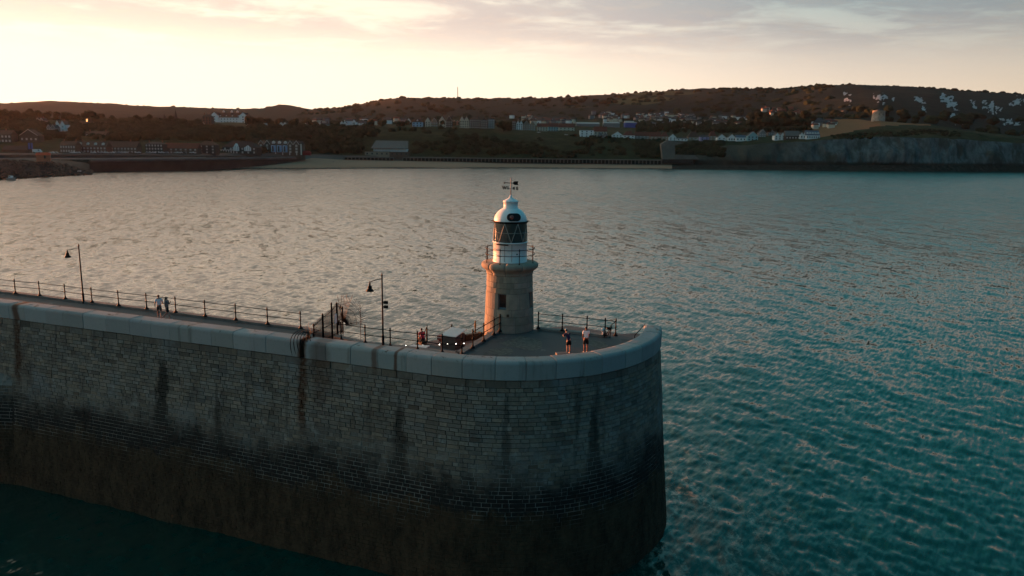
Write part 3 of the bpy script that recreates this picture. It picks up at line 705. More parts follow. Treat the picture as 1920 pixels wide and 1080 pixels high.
    va.extr([(0.12, 0), (0.22, 0.125), (0.52, 0.125), (0.46, 0), (0.52, -0.125), (0.22, -0.125)], (0, 0, zv - 0.01), (1, 0, 0), (0, 0, 1), (0, -1, 0), -0.012, 0.012)
    va.lathe([(0.0, -0.06), (0.05, -0.035), (0.062, 0), (0.05, 0.035), (0.0, 0.06)], 10, c=(-0.44, 0, zv), cap=False)
    va.build('weather_vane', M_IRON, Lh)
    zc2 = zl(353)
    cb = MB(); cb.tube([(-0.34, -0.05, zc2 + 0.02), (0.34, 0.05, zc2 - 0.02)], 0.012, 6); cb.tube([(-0.17, -0.3, zc2), (0.17, 0.3, zc2)], 0.012, 6); cb.build('compass_arms', mat('arm_pink_grey', (0.18, 0.15, 0.16), 0.6, 0.1), Lh)
    def letter(ch, x, y, z, rz, h=0.21):
        cu = bpy.data.curves.new('letter', 'FONT'); cu.body = ch; cu.size = h * 1.42; cu.extrude = 0.012; cu.offset = 0.016; cu.align_x = 'CENTER'; cu.align_y = 'CENTER'; cu.resolution_u = 2
        tmp = bpy.data.objects.new('letter_tmp', cu); COL.objects.link(tmp); bpy.context.view_layer.update()
        me_ = bpy.data.meshes.new_from_object(tmp.evaluated_get(bpy.context.evaluated_depsgraph_get())); bpy.data.objects.remove(tmp); bpy.data.curves.remove(cu)
        me_.name = 'letter'; me_.materials.clear(); me_.materials.append(M_IRON)
        l = link('letter', me_, Lh, (x, y, z)); l.rotation_euler = (math.pi / 2, 0, rz)
    letter('W', -0.44, -0.06, zc2 + 0.02, 0.15); letter('E', 0.43, 0.06, zc2 - 0.015, 0.15); letter('S', -0.2, -0.34, zc2 + 0.03, R(60)); letter('N', 0.2, 0.34, zc2 - 0.03, R(60))
    # gallery railing
    rg = 1.72; rail_z = (zg + 0.95, zg + 0.55, )
    pm = MB(); pm.lathe([(0.055, 0), (0.05, 0.03), (0.028, 0.08), (0.026, 0.55), (0.04, 0.56), (0.04, 0.6), (0.026, 0.61), (0.026, 0.93), (0.045, 0.94), (0.045, 1.0), (0.02, 1.03), (0.035, 1.07), (0.0, 1.10)], 10); me = pm.mesh('post', M_IRON)
    for q in range(8):
        a = R(-90 + 22) + 2 * math.pi * q / 8; link('post', me, Lh, (rg * math.cos(a), rg * math.sin(a), zg - 0.04))
    for z in rail_z:
        m = MB(); m.tube([(rg * math.cos(2 * math.pi * k / 48), rg * math.sin(2 * math.pi * k / 48), z) for k in range(49)], 0.024, 6, False); m.build('gallery_rail', M_IRON, Lh)
    # lamp niche / plaque on the shaft
    a = R(-90 - 3); n = Vector((math.cos(a), math.sin(a), 0)); o = n * (rad(zl(592, LY - 1.7)) - 0.01) + Vector((0, 0, zl(592, LY - 1.7)))
    m = MB(); m.box((o.x, o.y, o.z), (0.17, 0.12, 0.17), a + math.pi / 2); m.build('plaque', mat('bronze', (0.05, 0.035, 0.025), 0.5, 0.3), Lh)
    return Lh
build_lighthouse()

# =================================================================== railings
pmb = MB(); pmb.lathe([(0.16, 0), (0.15, 0.05), (0.085, 0.10), (0.06, 0.18), (0.042, 0.28), (0.042, 0.54), (0.062, 0.56), (0.062, 0.62), (0.042, 0.64), (0.040, 1.0), (0.062, 1.02), (0.062, 1.09), (0.036, 1.11), (0.05, 1.15), (0.05, 1.19), (0.02, 1.23), (0.0, 1.235)], 12)
POST_ME = pmb.mesh('post', M_IRON)
def railing(label, pts, group, ends=None):
    o = thing('railing', label, 'railing', (pts[0][0], pts[0][1], D + 0.15), 0, group); b0 = Vector((pts[0][0], pts[0][1], D + 0.15))
    loc = [Vector((p[0], p[1], D + 0.15)) - b0 for p in pts]
    for p in loc: link('post', POST_ME, o, p)
    for nm, h in (('top_rail', 1.055), ('lower_rail', 0.59)):
        m = MB(); L2 = [p + Vector((0, 0, h)) for p in loc]
        pp = []
        for a, b_ in zip(L2[:-1], L2[1:]):
            pp += [a, a.lerp(b_, 0.33) - Vector((0, 0, 0.008)), a.lerp(b_, 0.66) - Vector((0, 0, 0.006))]
        pp.append(L2[-1])
        if ends and nm in ends: pp = pp + [Vector(e) - b0 for e in ends[nm]]
        m.tube(pp, 0.026, 7); m.build(nm, M_IRON, o)
    return o
GR = 'black post and rail railings along the pier'
left_px = [(29.5, 554), (75, 558), (123, 564), (173, 570.5), (223, 577), (275.5, 583), (330, 589.5), (385, 597), (442.5, 604), (502, 612), (564, 620)]
lp = [un(x, y, D + 0.0) for x, y in left_px]
d0 = (lp[0] - lp[-1]) / 10
lp = [lp[0] + d0 * 2, lp[0] + d0] + lp
railing('long black iron railing along the harbour edge of the walkway behind the strolling couple', lp, GR)
qp = [un(x, y, D) for x, y in [(640, 642), (685, 648.5), (732, 654.5), (783, 661), (829, 666.5), (866, 670)]]
railing('black iron railing between the spiked gate and the stone coping above the white table', qp, GR)
tp = [un(x, y, D) for x, y in [(886.5, 657), (907, 644), (926, 632), (937, 625.5)]]
railing('short black railing slanting from the coping up to the lighthouse foot', tp, GR,
        None)
rp = [un(x, y, D) for x, y in [(1009, 620), (1054, 624.5), (1100, 629), (1134, 633)]]
e0 = rp[-1]
railing('black railing on the pier head to the right of the lighthouse', rp, GR,
        {'top_rail': [(e0.x + 0.55, e0.y - 0.2, D + 1.2), (e0.x + 0.62, e0.y - 0.22, D + 1.05)], 'lower_rail': [(e0.x + 0.5, e0.y - 0.2, D + 0.72)]})
o = thing('handrail_post', 'single black iron post at the head of the landing steps near the parapet end', 'post', un(1154, 629.5, D)); link('post', POST_ME, o, (0, 0, 0))
m = MB(); m.tube([(0, 0, 1.05), (-0.35, -0.1, 0.75), (-0.42, -0.1, 0.62)], 0.026, 7); m.build('handrail', M_IRON, o)
hp = un(1172, 633, D)
o = thing('step_handrail', 'sloping black handrail leading down the steps beside the parapet end', 'handrail', wall_pt(S_END - 0.6, D, -1.25))
b0 = wall_pt(S_END - 0.6, D, -1.25); m = MB(); q0 = un(1190, 634, D + 0.05) - b0; q1 = at(1209, 608.5, 51.2) - b0
m.tube([q0, q0 + Vector((0, 0, 0.2)), q1, q1 + Vector((0.02, 0.1, -0.9))], 0.03, 7); m.build('rail', M_IRON, o)

# =================================================================== gate, lamp posts and things on the pier
def build_gate():
    g0 = un(581, 633, D + 1.0); g0 = Vector((-12.35, 47.0, D)); g1 = Vector((-11.45, 51.1, D))
    d = (g1 - g0); L_ = d.length; d.normalize()
    o = thing('gate', 'black barred iron gate across the walkway with small white notice', 'gate', g0)
    def P(u, z): return d * u + Vector((0, 0, z))
    us = [0.0, 1.25, 2.55, 3.35, L_]; hs = [1.65, 2.05, 2.5, 2.35, 1.9]
    for u, h in zip(us, hs):
        m = MB(); m.tube([P(u, 0), P(u, h - 0.12), P(u, h - 0.1), P(u, h)], 0.05, 8, radii=[0.055, 0.055, 0.075, 0.012]); m.build('gate_post', M_IRON, o)
    def top(u): return float(np.interp(u, us, [1.45, 1.75, 1.9, 2.2, 1.7]))
    for z in (0.25, 1.05):
        m = MB(); m.tube([P(0, z), P(L_, z)], 0.022, 6); m.build('cross_rail', M_IRON, o)
    m = MB(); m.tube([P(u, top(u)) for u in np.linspace(0, L_, 9)], 0.022, 6); m.build('top_rail', M_IRON, o)
    bm_ = MB(); bm_.tube([(0, 0, 0), (0, 0, 0.97), (0, 0, 1.0)], 0.018, 5, radii=[0.019, 0.019, 0.004]); me = bm_.mesh('bar', M_IRON)
    n = 32
    for k in range(n):
        u = L_ * (k + 0.5) / n; b_ = link('bar', me, o, P(u, 0.08)); b_.scale.z = top(u) + 0.12
    nn = Vector((d.y, -d.x, 0)); nn = nn if nn.y < 0 else -nn
    m = MB(); m.extr([(-0.16, 0), (0.16, 0), (0.16, 0.62), (-0.16, 0.62)], P(3.0, 1.0) + nn * 0.06, d, (0, 0, 1), nn, 0, 0.015); m.build('notice_panel', M_WHITE, o)
    m = MB(); m.box(P(3.5, 0.9) + nn * 0.03, (0.16, 0.1, 0.3), math.atan2(d.y, d.x)); m.build('lock_box', M_IRON, o)
    # fan of spikes over the harbour side
    c = g1 + Vector((0, 0, 0)); f = thing('spike_fan', 'large fan of radiating iron spikes at the harbour end of the gate', 'guard', c)
    hd = Vector((0.62, 0.78, 0)); cz = Vector((0, 0, 0.55))
    me = None
    for k in range(26):
        a = R(-8 + 108 * k / 25); dv = hd * math.cos(a) + Vector((0, 0, 1)) * math.sin(a); ln = 2.05 + 0.18 * math.sin(k * 2.3)
        m = MB(); m.tube([cz + dv * 0.25, cz + dv * (ln - 0.1), cz + dv * ln], 0.015, 4, radii=[0.017, 0.015, 0.003]); m.build('spike', M_IRON, f)
    for rr_ in (0.35, 0.75, 1.2, 1.65):
        m = MB(); m.tube([cz + (hd * math.cos(a) + Vector((0, 0, 1)) * math.sin(a)) * rr_ for a in np.linspace(R(-8), R(100), 14)], 0.012, 5); m.build('hoop', M_IRON, f)
    m = MB(); m.tube([(0, 0, -0.2), (0, 0, 0.6), cz + hd * 1.5], 0.03, 6); m.build('bracket', M_IRON, f)
    m = MB(); m.tube([hd * 1.55 + Vector((0, 0, -0.9)), hd * 1.55 + Vector((0, 0, 1.75))], 0.02, 6); m.build('stay', M_RUSTIRON, f)
    # spikes curling over the parapet
    c = wall_pt(-9.15, D + 0.3, -0.6); f = thing('parapet_spikes', 'curved black spikes hanging over the gap in the coping by the gate', 'guard', c)
    p, n_ = wall_frame(-9.15)
    for k in range(7):
        off = AD * (-0.32 + 0.11 * k); sp = 1.0 - 0.09 * k
        pts = []
        for q in range(7):
            t_ = q / 6; pts.append(off * (1 + 0.8 * t_) + n_ * (0.55 + 0.55 * math.sin(t_ * 2.6)) * sp + Vector((0, 0, 0.95 + 0.35 * sp - 1.5 * t_ * t_ * sp)))
        m = MB(); m.tube(pts, 0.02, 5, radii=[0.024] * 6 + [0.006]); m.build('spike', M_IRON, f)
    for k in range(6):
        a = R(40 + 18 * k); m = MB(); m.tube([Vector((0, 0, 0.8)), Vector((0, 0, 0.8)) + (AD * math.cos(a) - n_ * 0.3) * 0.5 + Vector((0, 0, 1)) * math.sin(a) * 1.0], 0.014, 4, radii=[0.018, 0.004]); m.build('spike', M_IRON, f)
    m = MB(); m.tube([n_ * -0.55 + Vector((0, 0, -0.3)), n_ * -0.5 + Vector((0, 0, 0.95)), n_ * 0.55 + Vector((0, 0, 1.3))], 0.035, 6); m.build('arm', M_IRON, f)
build_gate()


def lamp_post(label, base, arm_dir, boxes, h=4.75):
    o = thing('lamp_post', label, 'street lamp', base, 0, 'lamp posts along the pier')
    m = MB(); m.lathe([(0.11, 0), (0.11, 0.08), (0.085, 0.12), (0.085, 0.75), (0.06, 0.85), (0.052, 2.4), (0.045, h - 0.25), (0.06, h - 0.22), (0.06, h - 0.16), (0.03, h - 0.1), (0.0, h + 0.05)], 12); m.build('pole', M_IRON, o)
    ad = Vector(arm_dir).normalized(); za = h - 0.42
    m = MB(); m.tube([Vector((0, 0, za + 0.04)), ad * 0.45 + Vector((0, 0, za + 0.0)), ad * 0.84 + Vector((0, 0, za - 0.10))], 0.022, 6)
    m.build('arm', M_IRON, o)
    c = ad * 0.88 + Vector((0, 0, za - 0.62))
    m = MB(); m.lathe([(0.24, -0.06), (0.25, -0.03), (0.22, 0.03), (0.14, 0.10), (0.12, 0.14), (0.14, 0.19), (0.13, 0.24), (0.07, 0.30), (0.05, 0.36), (0.08, 0.39), (0.05, 0.43), (0.03, 0.52), (0.0, 0.62)], 14, c=c); lan = m.build('lantern', M_IRON, o)
    m = MB(); m.lathe([(0.0, -0.10), (0.12, -0.09), (0.2, -0.055)], 12, c=c, cap=False); m.build('lens', mat('lamp_lens', (0.35, 0.34, 0.31), 0.3, 0.1), lan)
    if boxes:
        for z in (2.95, 2.66):
            m = MB(); m.box((0.22, -0.02, z), (0.26, 0.2, 0.17)); m.tube([(0.0, 0, z), (0.14, 0, z)], 0.03, 6); m.build('loudspeaker', M_IRON, o)
    return o
lamp_post('black lamp post with hanging lantern on the walkway left of the strolling couple', un(157, 568.5, D), (-1, -0.1, 0), False)
lamp_post('black lamp post with two small boxes on its pole beside the spiked gate', un(718.5, 652, D), (-0.75, -0.66, 0), True, 4.85)


# ------------------------------------------------------------------ people: skinned joint chains
def skin(name, chains, material, parent, sub=1, smooth=True):
    """chains: list of lists of (point, radius or (rx,ry)); the first chain carries the root, later ones may start with ('j', chain, index)"""
    vs_, es, rad, roots = [], [], [], []; idx = []
    for ch in chains:
        ids = []
        for k, it in enumerate(ch):
            if isinstance(it[0], str): ids.append(idx[it[1]][it[2]]); continue
            vs_.append(Vector(it[0])); r_ = it[1]; rad.append(r_ if isinstance(r_, tuple) else (r_, r_)); ids.append(len(vs_) - 1)
            if k == 0: roots.append(len(vs_) - 1)
        idx.append(ids); es += list(zip(ids[:-1], ids[1:]))
    me = bpy.data.meshes.new(name); me.from_pydata([tuple(v) for v in vs_], es, []); me.materials.append(material)
    o = link(name, me, parent)
    o.modifiers.new('skin', 'SKIN')
    sv = me.skin_vertices[0].data if len(me.skin_vertices) else None
    if sv is None:
        bm_ = bmesh.new(); bm_.from_mesh(me); bm_.verts.layers.skin.verify(); bm_.to_mesh(me); bm_.free(); sv = me.skin_vertices[0].data
    for i, r_ in enumerate(rad): sv[i].radius = r_; sv[i].use_root = i in roots; sv[i].use_loose = False
    o.modifiers['skin'].use_smooth_shade = True; o.modifiers['skin'].branch_smoothing = 0.3
    s_ = o.modifiers.new('sub', 'SUBSURF'); s_.levels = sub + 1; s_.render_levels = sub + 1
    return o


def person(label, base, face, pose, shirt, shorts, hairc, skinc, hair='short', height=1.74, group=None, cap=None, shirt_low=0.0, shoe=(0.35, 0.34, 0.34)):
    """pose: dict of joints in a body frame (x right, y forward, z up), metres for a 1.74 m figure"""
    o = thing('person', label, 'person', base, face, group); k = height / 1.74; P = dict(
        pelvis=(0, 0, 0.93), waist=(0, 0.0, 1.08), chest=(0, 0.01, 1.28), neckb=(0, 0.0, 1.45), neck=(0, 0.015, 1.52), head=(0, 0.03, 1.62), crown=(0, 0.02, 1.70),
        hipL=(-0.09, 0, 0.90), hipR=(0.09, 0, 0.90), kneeL=(-0.10, 0.02, 0.50), kneeR=(0.10, 0.02, 0.50), ankL=(-0.10, 0, 0.08), ankR=(0.10, 0, 0.08), toeL=(-0.11, 0.16, 0.035), toeR=(0.11, 0.16, 0.035),
        shL=(-0.165, 0, 1.41), shR=(0.165, 0, 1.41), elL=(-0.215, -0.02, 1.13), elR=(0.215, -0.02, 1.13), wrL=(-0.25, 0.07, 0.90), wrR=(0.25, 0.07, 0.90))
    P.update(pose); P = {a: Vector(b_) * k for a, b_ in P.items()}
    sm = mat('skin_%.2f' % skinc[0], skinc, 0.6, 0.08, 4.0); ms = mat('cloth_%s' % str(shirt), shirt, 0.9, 0.08, 8.0, 0.3, 30.0); mo = mat('cloth_%s' % str(shorts), shorts, 0.9, 0.1, 8.0, 0.3, 30.0); mh = mat('hair_%s' % str(hairc), hairc, 0.7, 0.2, 20.0)
    def arm(s):
        w_ = P['wr' + s]; e = P['el' + s]; dv = (w_ - e).normalized(); return [(P['sh' + s], 0.055 * k), (P['sh' + s].lerp(e, 0.5), 0.047 * k), (e, 0.038 * k), (e.lerp(w_, 0.35), 0.039 * k), (w_, 0.026 * k), (w_ + dv * 0.055 * k, (0.036 * k, 0.020 * k)), (w_ + dv * 0.09 * k, (0.034 * k, 0.018 * k))]
    def leg(s):
        h_, n_, a_, t_ = P['hip' + s], P['knee' + s], P['ank' + s], P['toe' + s]
        return [(h_, 0.085 * k), (h_.lerp(n_, 0.5), 0.075 * k), (n_, 0.054 * k), (n_.lerp(a_, 0.35), 0.056 * k), (a_, 0.036 * k), (a_.lerp(t_, 0.5) - Vector((0, 0, 0.01 * k)), (0.042 * k, 0.035 * k)), (t_, (0.042 * k, 0.024 * k))]
    hd_dir = (P['crown'] - P['neck']).normalized(); fw = Vector((0, 1, 0)); fw = (fw - hd_dir * fw.dot(hd_dir)).normalized()
    chains = [[(P['pelvis'], (0.145 * k, 0.10 * k)), (P['waist'], (0.13 * k, 0.09 * k)), (P['chest'], (0.155 * k, 0.10 * k)), (P['neckb'], (0.10 * k, 0.075 * k)), (P['neck'], 0.052 * k), (P['neck'].lerp(P['head'], 0.55) + fw * 0.012 * k, 0.068 * k), (P['head'], (0.076 * k, 0.092 * k)), (P['crown'], (0.060 * k, 0.070 * k))],
              [('j', 0, 3)] + arm('L'), [('j', 0, 3)] + arm('R'), [('j', 0, 0)] + leg('L'), [('j', 0, 0)] + leg('R')]
    # nose, ears, fingers as short chains rooted in the head and palms
    hc = P['head']; sd = hd_dir.cross(fw)
    chains.append([(hc + fw * 0.07 * k - hd_dir * 0.005, 0.014 * k), (hc + fw * 0.108 * k - hd_dir * 0.022 * k, 0.012 * k)])
    for sg in (-1, 1): chains.append([(hc + sd * sg * 0.068 * k, 0.014 * k), (hc + sd * sg * 0.086 * k - fw * 0.012 * k + hd_dir * 0.01, 0.012 * k)])
    for s, sg in (('L', -1), ('R', 1)):
        w_, e = P['wr' + s], P['el' + s]; dv = (w_ - e).normalized(); up = Vector((0, 0, 1)) if abs(dv.z) < 0.8 else Vector((0, 1, 0)); sv_ = dv.cross(up).normalized(); cu = sv_.cross(dv)
        for q in range(4):
            off = (q - 1.5) * 0.019 * k; ln = [0.07, 0.08, 0.075, 0.06][q] * k; b_ = w_ + dv * 0.085 * k + cu * off
            chains.append([(b_, 0.0095 * k), (b_ + dv * ln * 0.5 - sv_ * sg * 0.006, 0.009 * k), (b_ + dv * ln * 0.9 - sv_ * sg * 0.025 * k, 0.0075 * k)])
        b_ = w_ + dv * 0.035 * k + cu * 0.03 * k; chains.append([(b_, 0.012 * k), (b_ + dv * 0.035 * k + cu * 0.025 * k, 0.0105 * k), (b_ + dv * 0.065 * k + cu * 0.03 * k, 0.009 * k)])
    skin('body', chains, sm, o)
    # shirt
    g = 1.16; low = P['pelvis'] + Vector((0, 0, (0.03 - shirt_low) * k))
    sl = lambda s: [(P['sh' + s], 0.075 * k), (P['sh' + s].lerp(P['el' + s], 0.38), 0.072 * k), (P['sh' + s].lerp(P['el' + s], 0.72), 0.072 * k)]
    skin('shirt', [[(low, (0.172 * k, 0.125 * k)), (P['waist'], (0.158 * k, 0.112 * k)), (P['chest'], (0.178 * k, 0.122 * k)), (P['neckb'] - Vector((0, 0, 0.02)), (0.115 * k, 0.088 * k)), (P['neckb'] + Vector((0, 0, 0.015)), (0.075 * k, 0.07 * k))], [('j', 0, 3)] + sl('L'), [('j', 0, 3)] + sl('R')], ms, o)
    # shorts
    sh_ = lambda s: [(P['hip' + s], 0.105 * k), (P['hip' + s].lerp(P['knee' + s], 0.5), 0.098 * k), (P['hip' + s].lerp(P['knee' + s], 0.86), 0.098 * k)]
    skin('shorts', [[(P['pelvis'] + Vector((0, 0, 0.09 * k)), (0.150 * k, 0.108 * k)), (P['pelvis'], (0.160 * k, 0.116 * k))], [('j', 0, 1)] + sh_('L'), [('j', 0, 1)] + sh_('R')], mo, o)
    # hair
    back = -fw
    if hair == 'long':
        skin('hair', [[(P['crown'] + back * 0.01, (0.082 * k, 0.085 * k)), (hc + back * 0.035 * k, (0.098 * k, 0.085 * k)), (P['neck'] + back * 0.07 * k, (0.105 * k, 0.05 * k)), (P['neckb'] + back * 0.115 * k - Vector((0, 0, 0.06 * k)), (0.11 * k, 0.04 * k)), (P['chest'] + back * 0.125 * k - Vector((0, 0, 0.04)), (0.085 * k, 0.03 * k))]], mh, o)
    else:
        skin('hair', [[(P['crown'] + hd_dir * 0.012, (0.078 * k, 0.088 * k)), (hc + back * 0.028 * k + hd_dir * 0.015, (0.086 * k, 0.080 * k)), (P['neck'].lerp(hc, 0.45) + back * 0.035 * k, (0.068 * k, 0.045 * k))]], mh, o)
    if cap:
        mc = mat('cap_cloth', cap, 0.9, 0.1, 9.0)
        skin('cap', [[(P['crown'] + hd_dir * 0.03, (0.075 * k, 0.085 * k)), (hc + hd_dir * 0.055, (0.094 * k, 0.104 * k))], [('j', 0, 1), (hc + fw * 0.13 * k + hd_dir * 0.05, (0.07 * k, 0.02 * k)), (hc + fw * 0.18 * k + hd_dir * 0.045, (0.055 * k, 0.012 * k))]], mc, o)
    mshoe = mat('shoe_%.2f' % shoe[0], shoe, 0.7, 0.1, 9.0)
    for s in 'LR':
        a_, t_ = P['ank' + s], P['toe' + s]; b_ = (a_ - t_); b_.z = 0; b_.normalize()
        skin('shoe', [[(Vector((a_.x, a_.y, t_.z + 0.012)) + b_ * 0.04, (0.046 * k, 0.042 * k)), (a_.lerp(t_, 0.5), (0.05 * k, 0.04 * k)), (t_ + (t_ - a_) * 0.1, (0.045 * k, 0.028 * k))]], mshoe, o)
    return o

WHITE_T = (0.74, 0.76, 0.82)
heading = math.atan2(AD.y, AD.x) - math.pi / 2          # walking along the arm, towards the head
stride = dict(kneeL=(-0.10, 0.16, 0.52), ankL=(-0.10, 0.26, 0.10), toeL=(-0.10, 0.41, 0.08), kneeR=(0.09, -0.06, 0.50), ankR=(0.09, -0.34, 0.16), toeR=(0.09, -0.24, 0.05), wrL=(-0.26, -0.06, 0.90), elL=(-0.26, -0.08, 1.13), wrR=(0.24, 0.26, 1.02), elR=(0.25, 0.04, 1.12))
stride2 = dict(kneeR=(0.09, 0.16, 0.52), ankR=(0.08, 0.26, 0.10), toeR=(0.08, 0.41, 0.08), kneeL=(-0.08, -0.08, 0.50), ankL=(-0.08, -0.38, 0.17), toeL=(-0.08, -0.29, 0.05), elL=(-0.22, 0.05, 1.15), wrL=(-0.12, 0.22, 1.28), wrR=(0.24, 0.04, 0.90))
person('person in white T-shirt and dark shorts walking along the pier beside a long-haired companion', un(300, 597.5, D), R(24), stride, WHITE_T, (0.07, 0.075, 0.075), (0.010, 0.008, 0.007), (0.36, 0.20, 0.15), 'short', 1.80, 'couple walking along the pier')
person('person with long dark hair and grey top walking along the pier', un(314.5, 600, D), heading + R(16), stride2, (0.20, 0.175, 0.17), (0.016, 0.014, 0.015), (0.006, 0.005, 0.005), (0.38, 0.23, 0.18), 'long', 1.76, 'couple walking along the pier')
lean = dict(waist=(-0.02, 0.03, 1.07), chest=(-0.05, 0.08, 1.25), neckb=(-0.08, 0.13, 1.40), neck=(-0.09, 0.16, 1.46), head=(-0.10, 0.20, 1.54), crown=(-0.10, 0.21, 1.62), shL=(-0.25, 0.12, 1.35), shR=(0.11, 0.10, 1.36), elL=(-0.27, 0.24, 1.12), elR=(0.10, 0.28, 1.12), wrL=(-0.20, 0.44, 1.14), wrR=(-0.02, 0.46, 1.16))
person('person in navy top, dark shorts and pale cap looking over the pier head', un(1066, 663.5, D), R(24), lean, (0.010, 0.014, 0.055), (0.006, 0.006, 0.007), (0.02, 0.016, 0.014), (0.36, 0.16, 0.13), 'short', 1.66, 'pair standing on the pier head', cap=(0.26, 0.42, 0.46), shirt_low=0.08)
stand = dict(elL=(-0.205, 0.02, 1.14), wrL=(-0.17, 0.14, 0.93), elR=(0.205, 0.06, 1.15), wrR=(0.14, 0.24, 1.02))
person('person in white T-shirt and black shorts standing on the pier head', un(1098, 661.5, D), R(8), stand, (0.76, 0.77, 0.83), (0.006, 0.006, 0.008), (0.008, 0.006, 0.006), (0.24, 0.10, 0.075), 'short', 1.72, 'pair standing on the pier head')
ZQ = D - 1.0
crouch = dict(pelvis=(0, -0.1, 0.42), waist=(0, -0.06, 0.57), chest=(0, 0.02, 0.76), neckb=(0, 0.06, 0.93), neck=(0, 0.08, 1.0), head=(0, 0.12, 1.09), crown=(0, 0.12, 1.17), hipL=(-0.09, -0.1, 0.42), hipR=(0.09, -0.1, 0.42), kneeL=(-0.12, 0.3, 0.46), kneeR=(0.12, 0.3, 0.46), ankL=(-0.12, 0.24, 0.08), ankR=(0.12, 0.24, 0.08), toeL=(-0.12, 0.4, 0.03), toeR=(0.12, 0.4, 0.03), shL=(-0.19, 0.03, 0.89), shR=(0.19, 0.03, 0.89), elL=(-0.24, 0.1, 0.64), elR=(0.24, 0.1, 0.64), wrL=(-0.15, 0.3, 0.55), wrR=(0.15, 0.3, 0.55))
pb = un(792, 646, ZQ)
person('person in red top sitting low on the quay behind the white table', pb, R(40), crouch, (0.42, 0.022, 0.045), (0.02, 0.02, 0.03), (0.012, 0.010, 0.009), (0.30, 0.15, 0.11), 'short', 1.7)
sm = MB(); sm.box((pb.x + 0.05, pb.y - 0.1, ZQ + 0.16), (0.4, 0.4, 0.32), 0.6)
tag(sm.build('stool', mat('dark_wood', (0.05, 0.035, 0.025), 0.8, 0.2)), 'low dark stool under the sitting person in red', 'stool')
bs = un(1053, 666, D)
m = MB(); m.box((bs.x, bs.y, D + 0.08), (0.7, 0.4, 0.16), 0.2); st = m.build('stone_block', M_COPING); st.data.materials[0] = M_KERB
tag(st, 'pale low stone block by the parapet beside the person in navy', 'stone block')


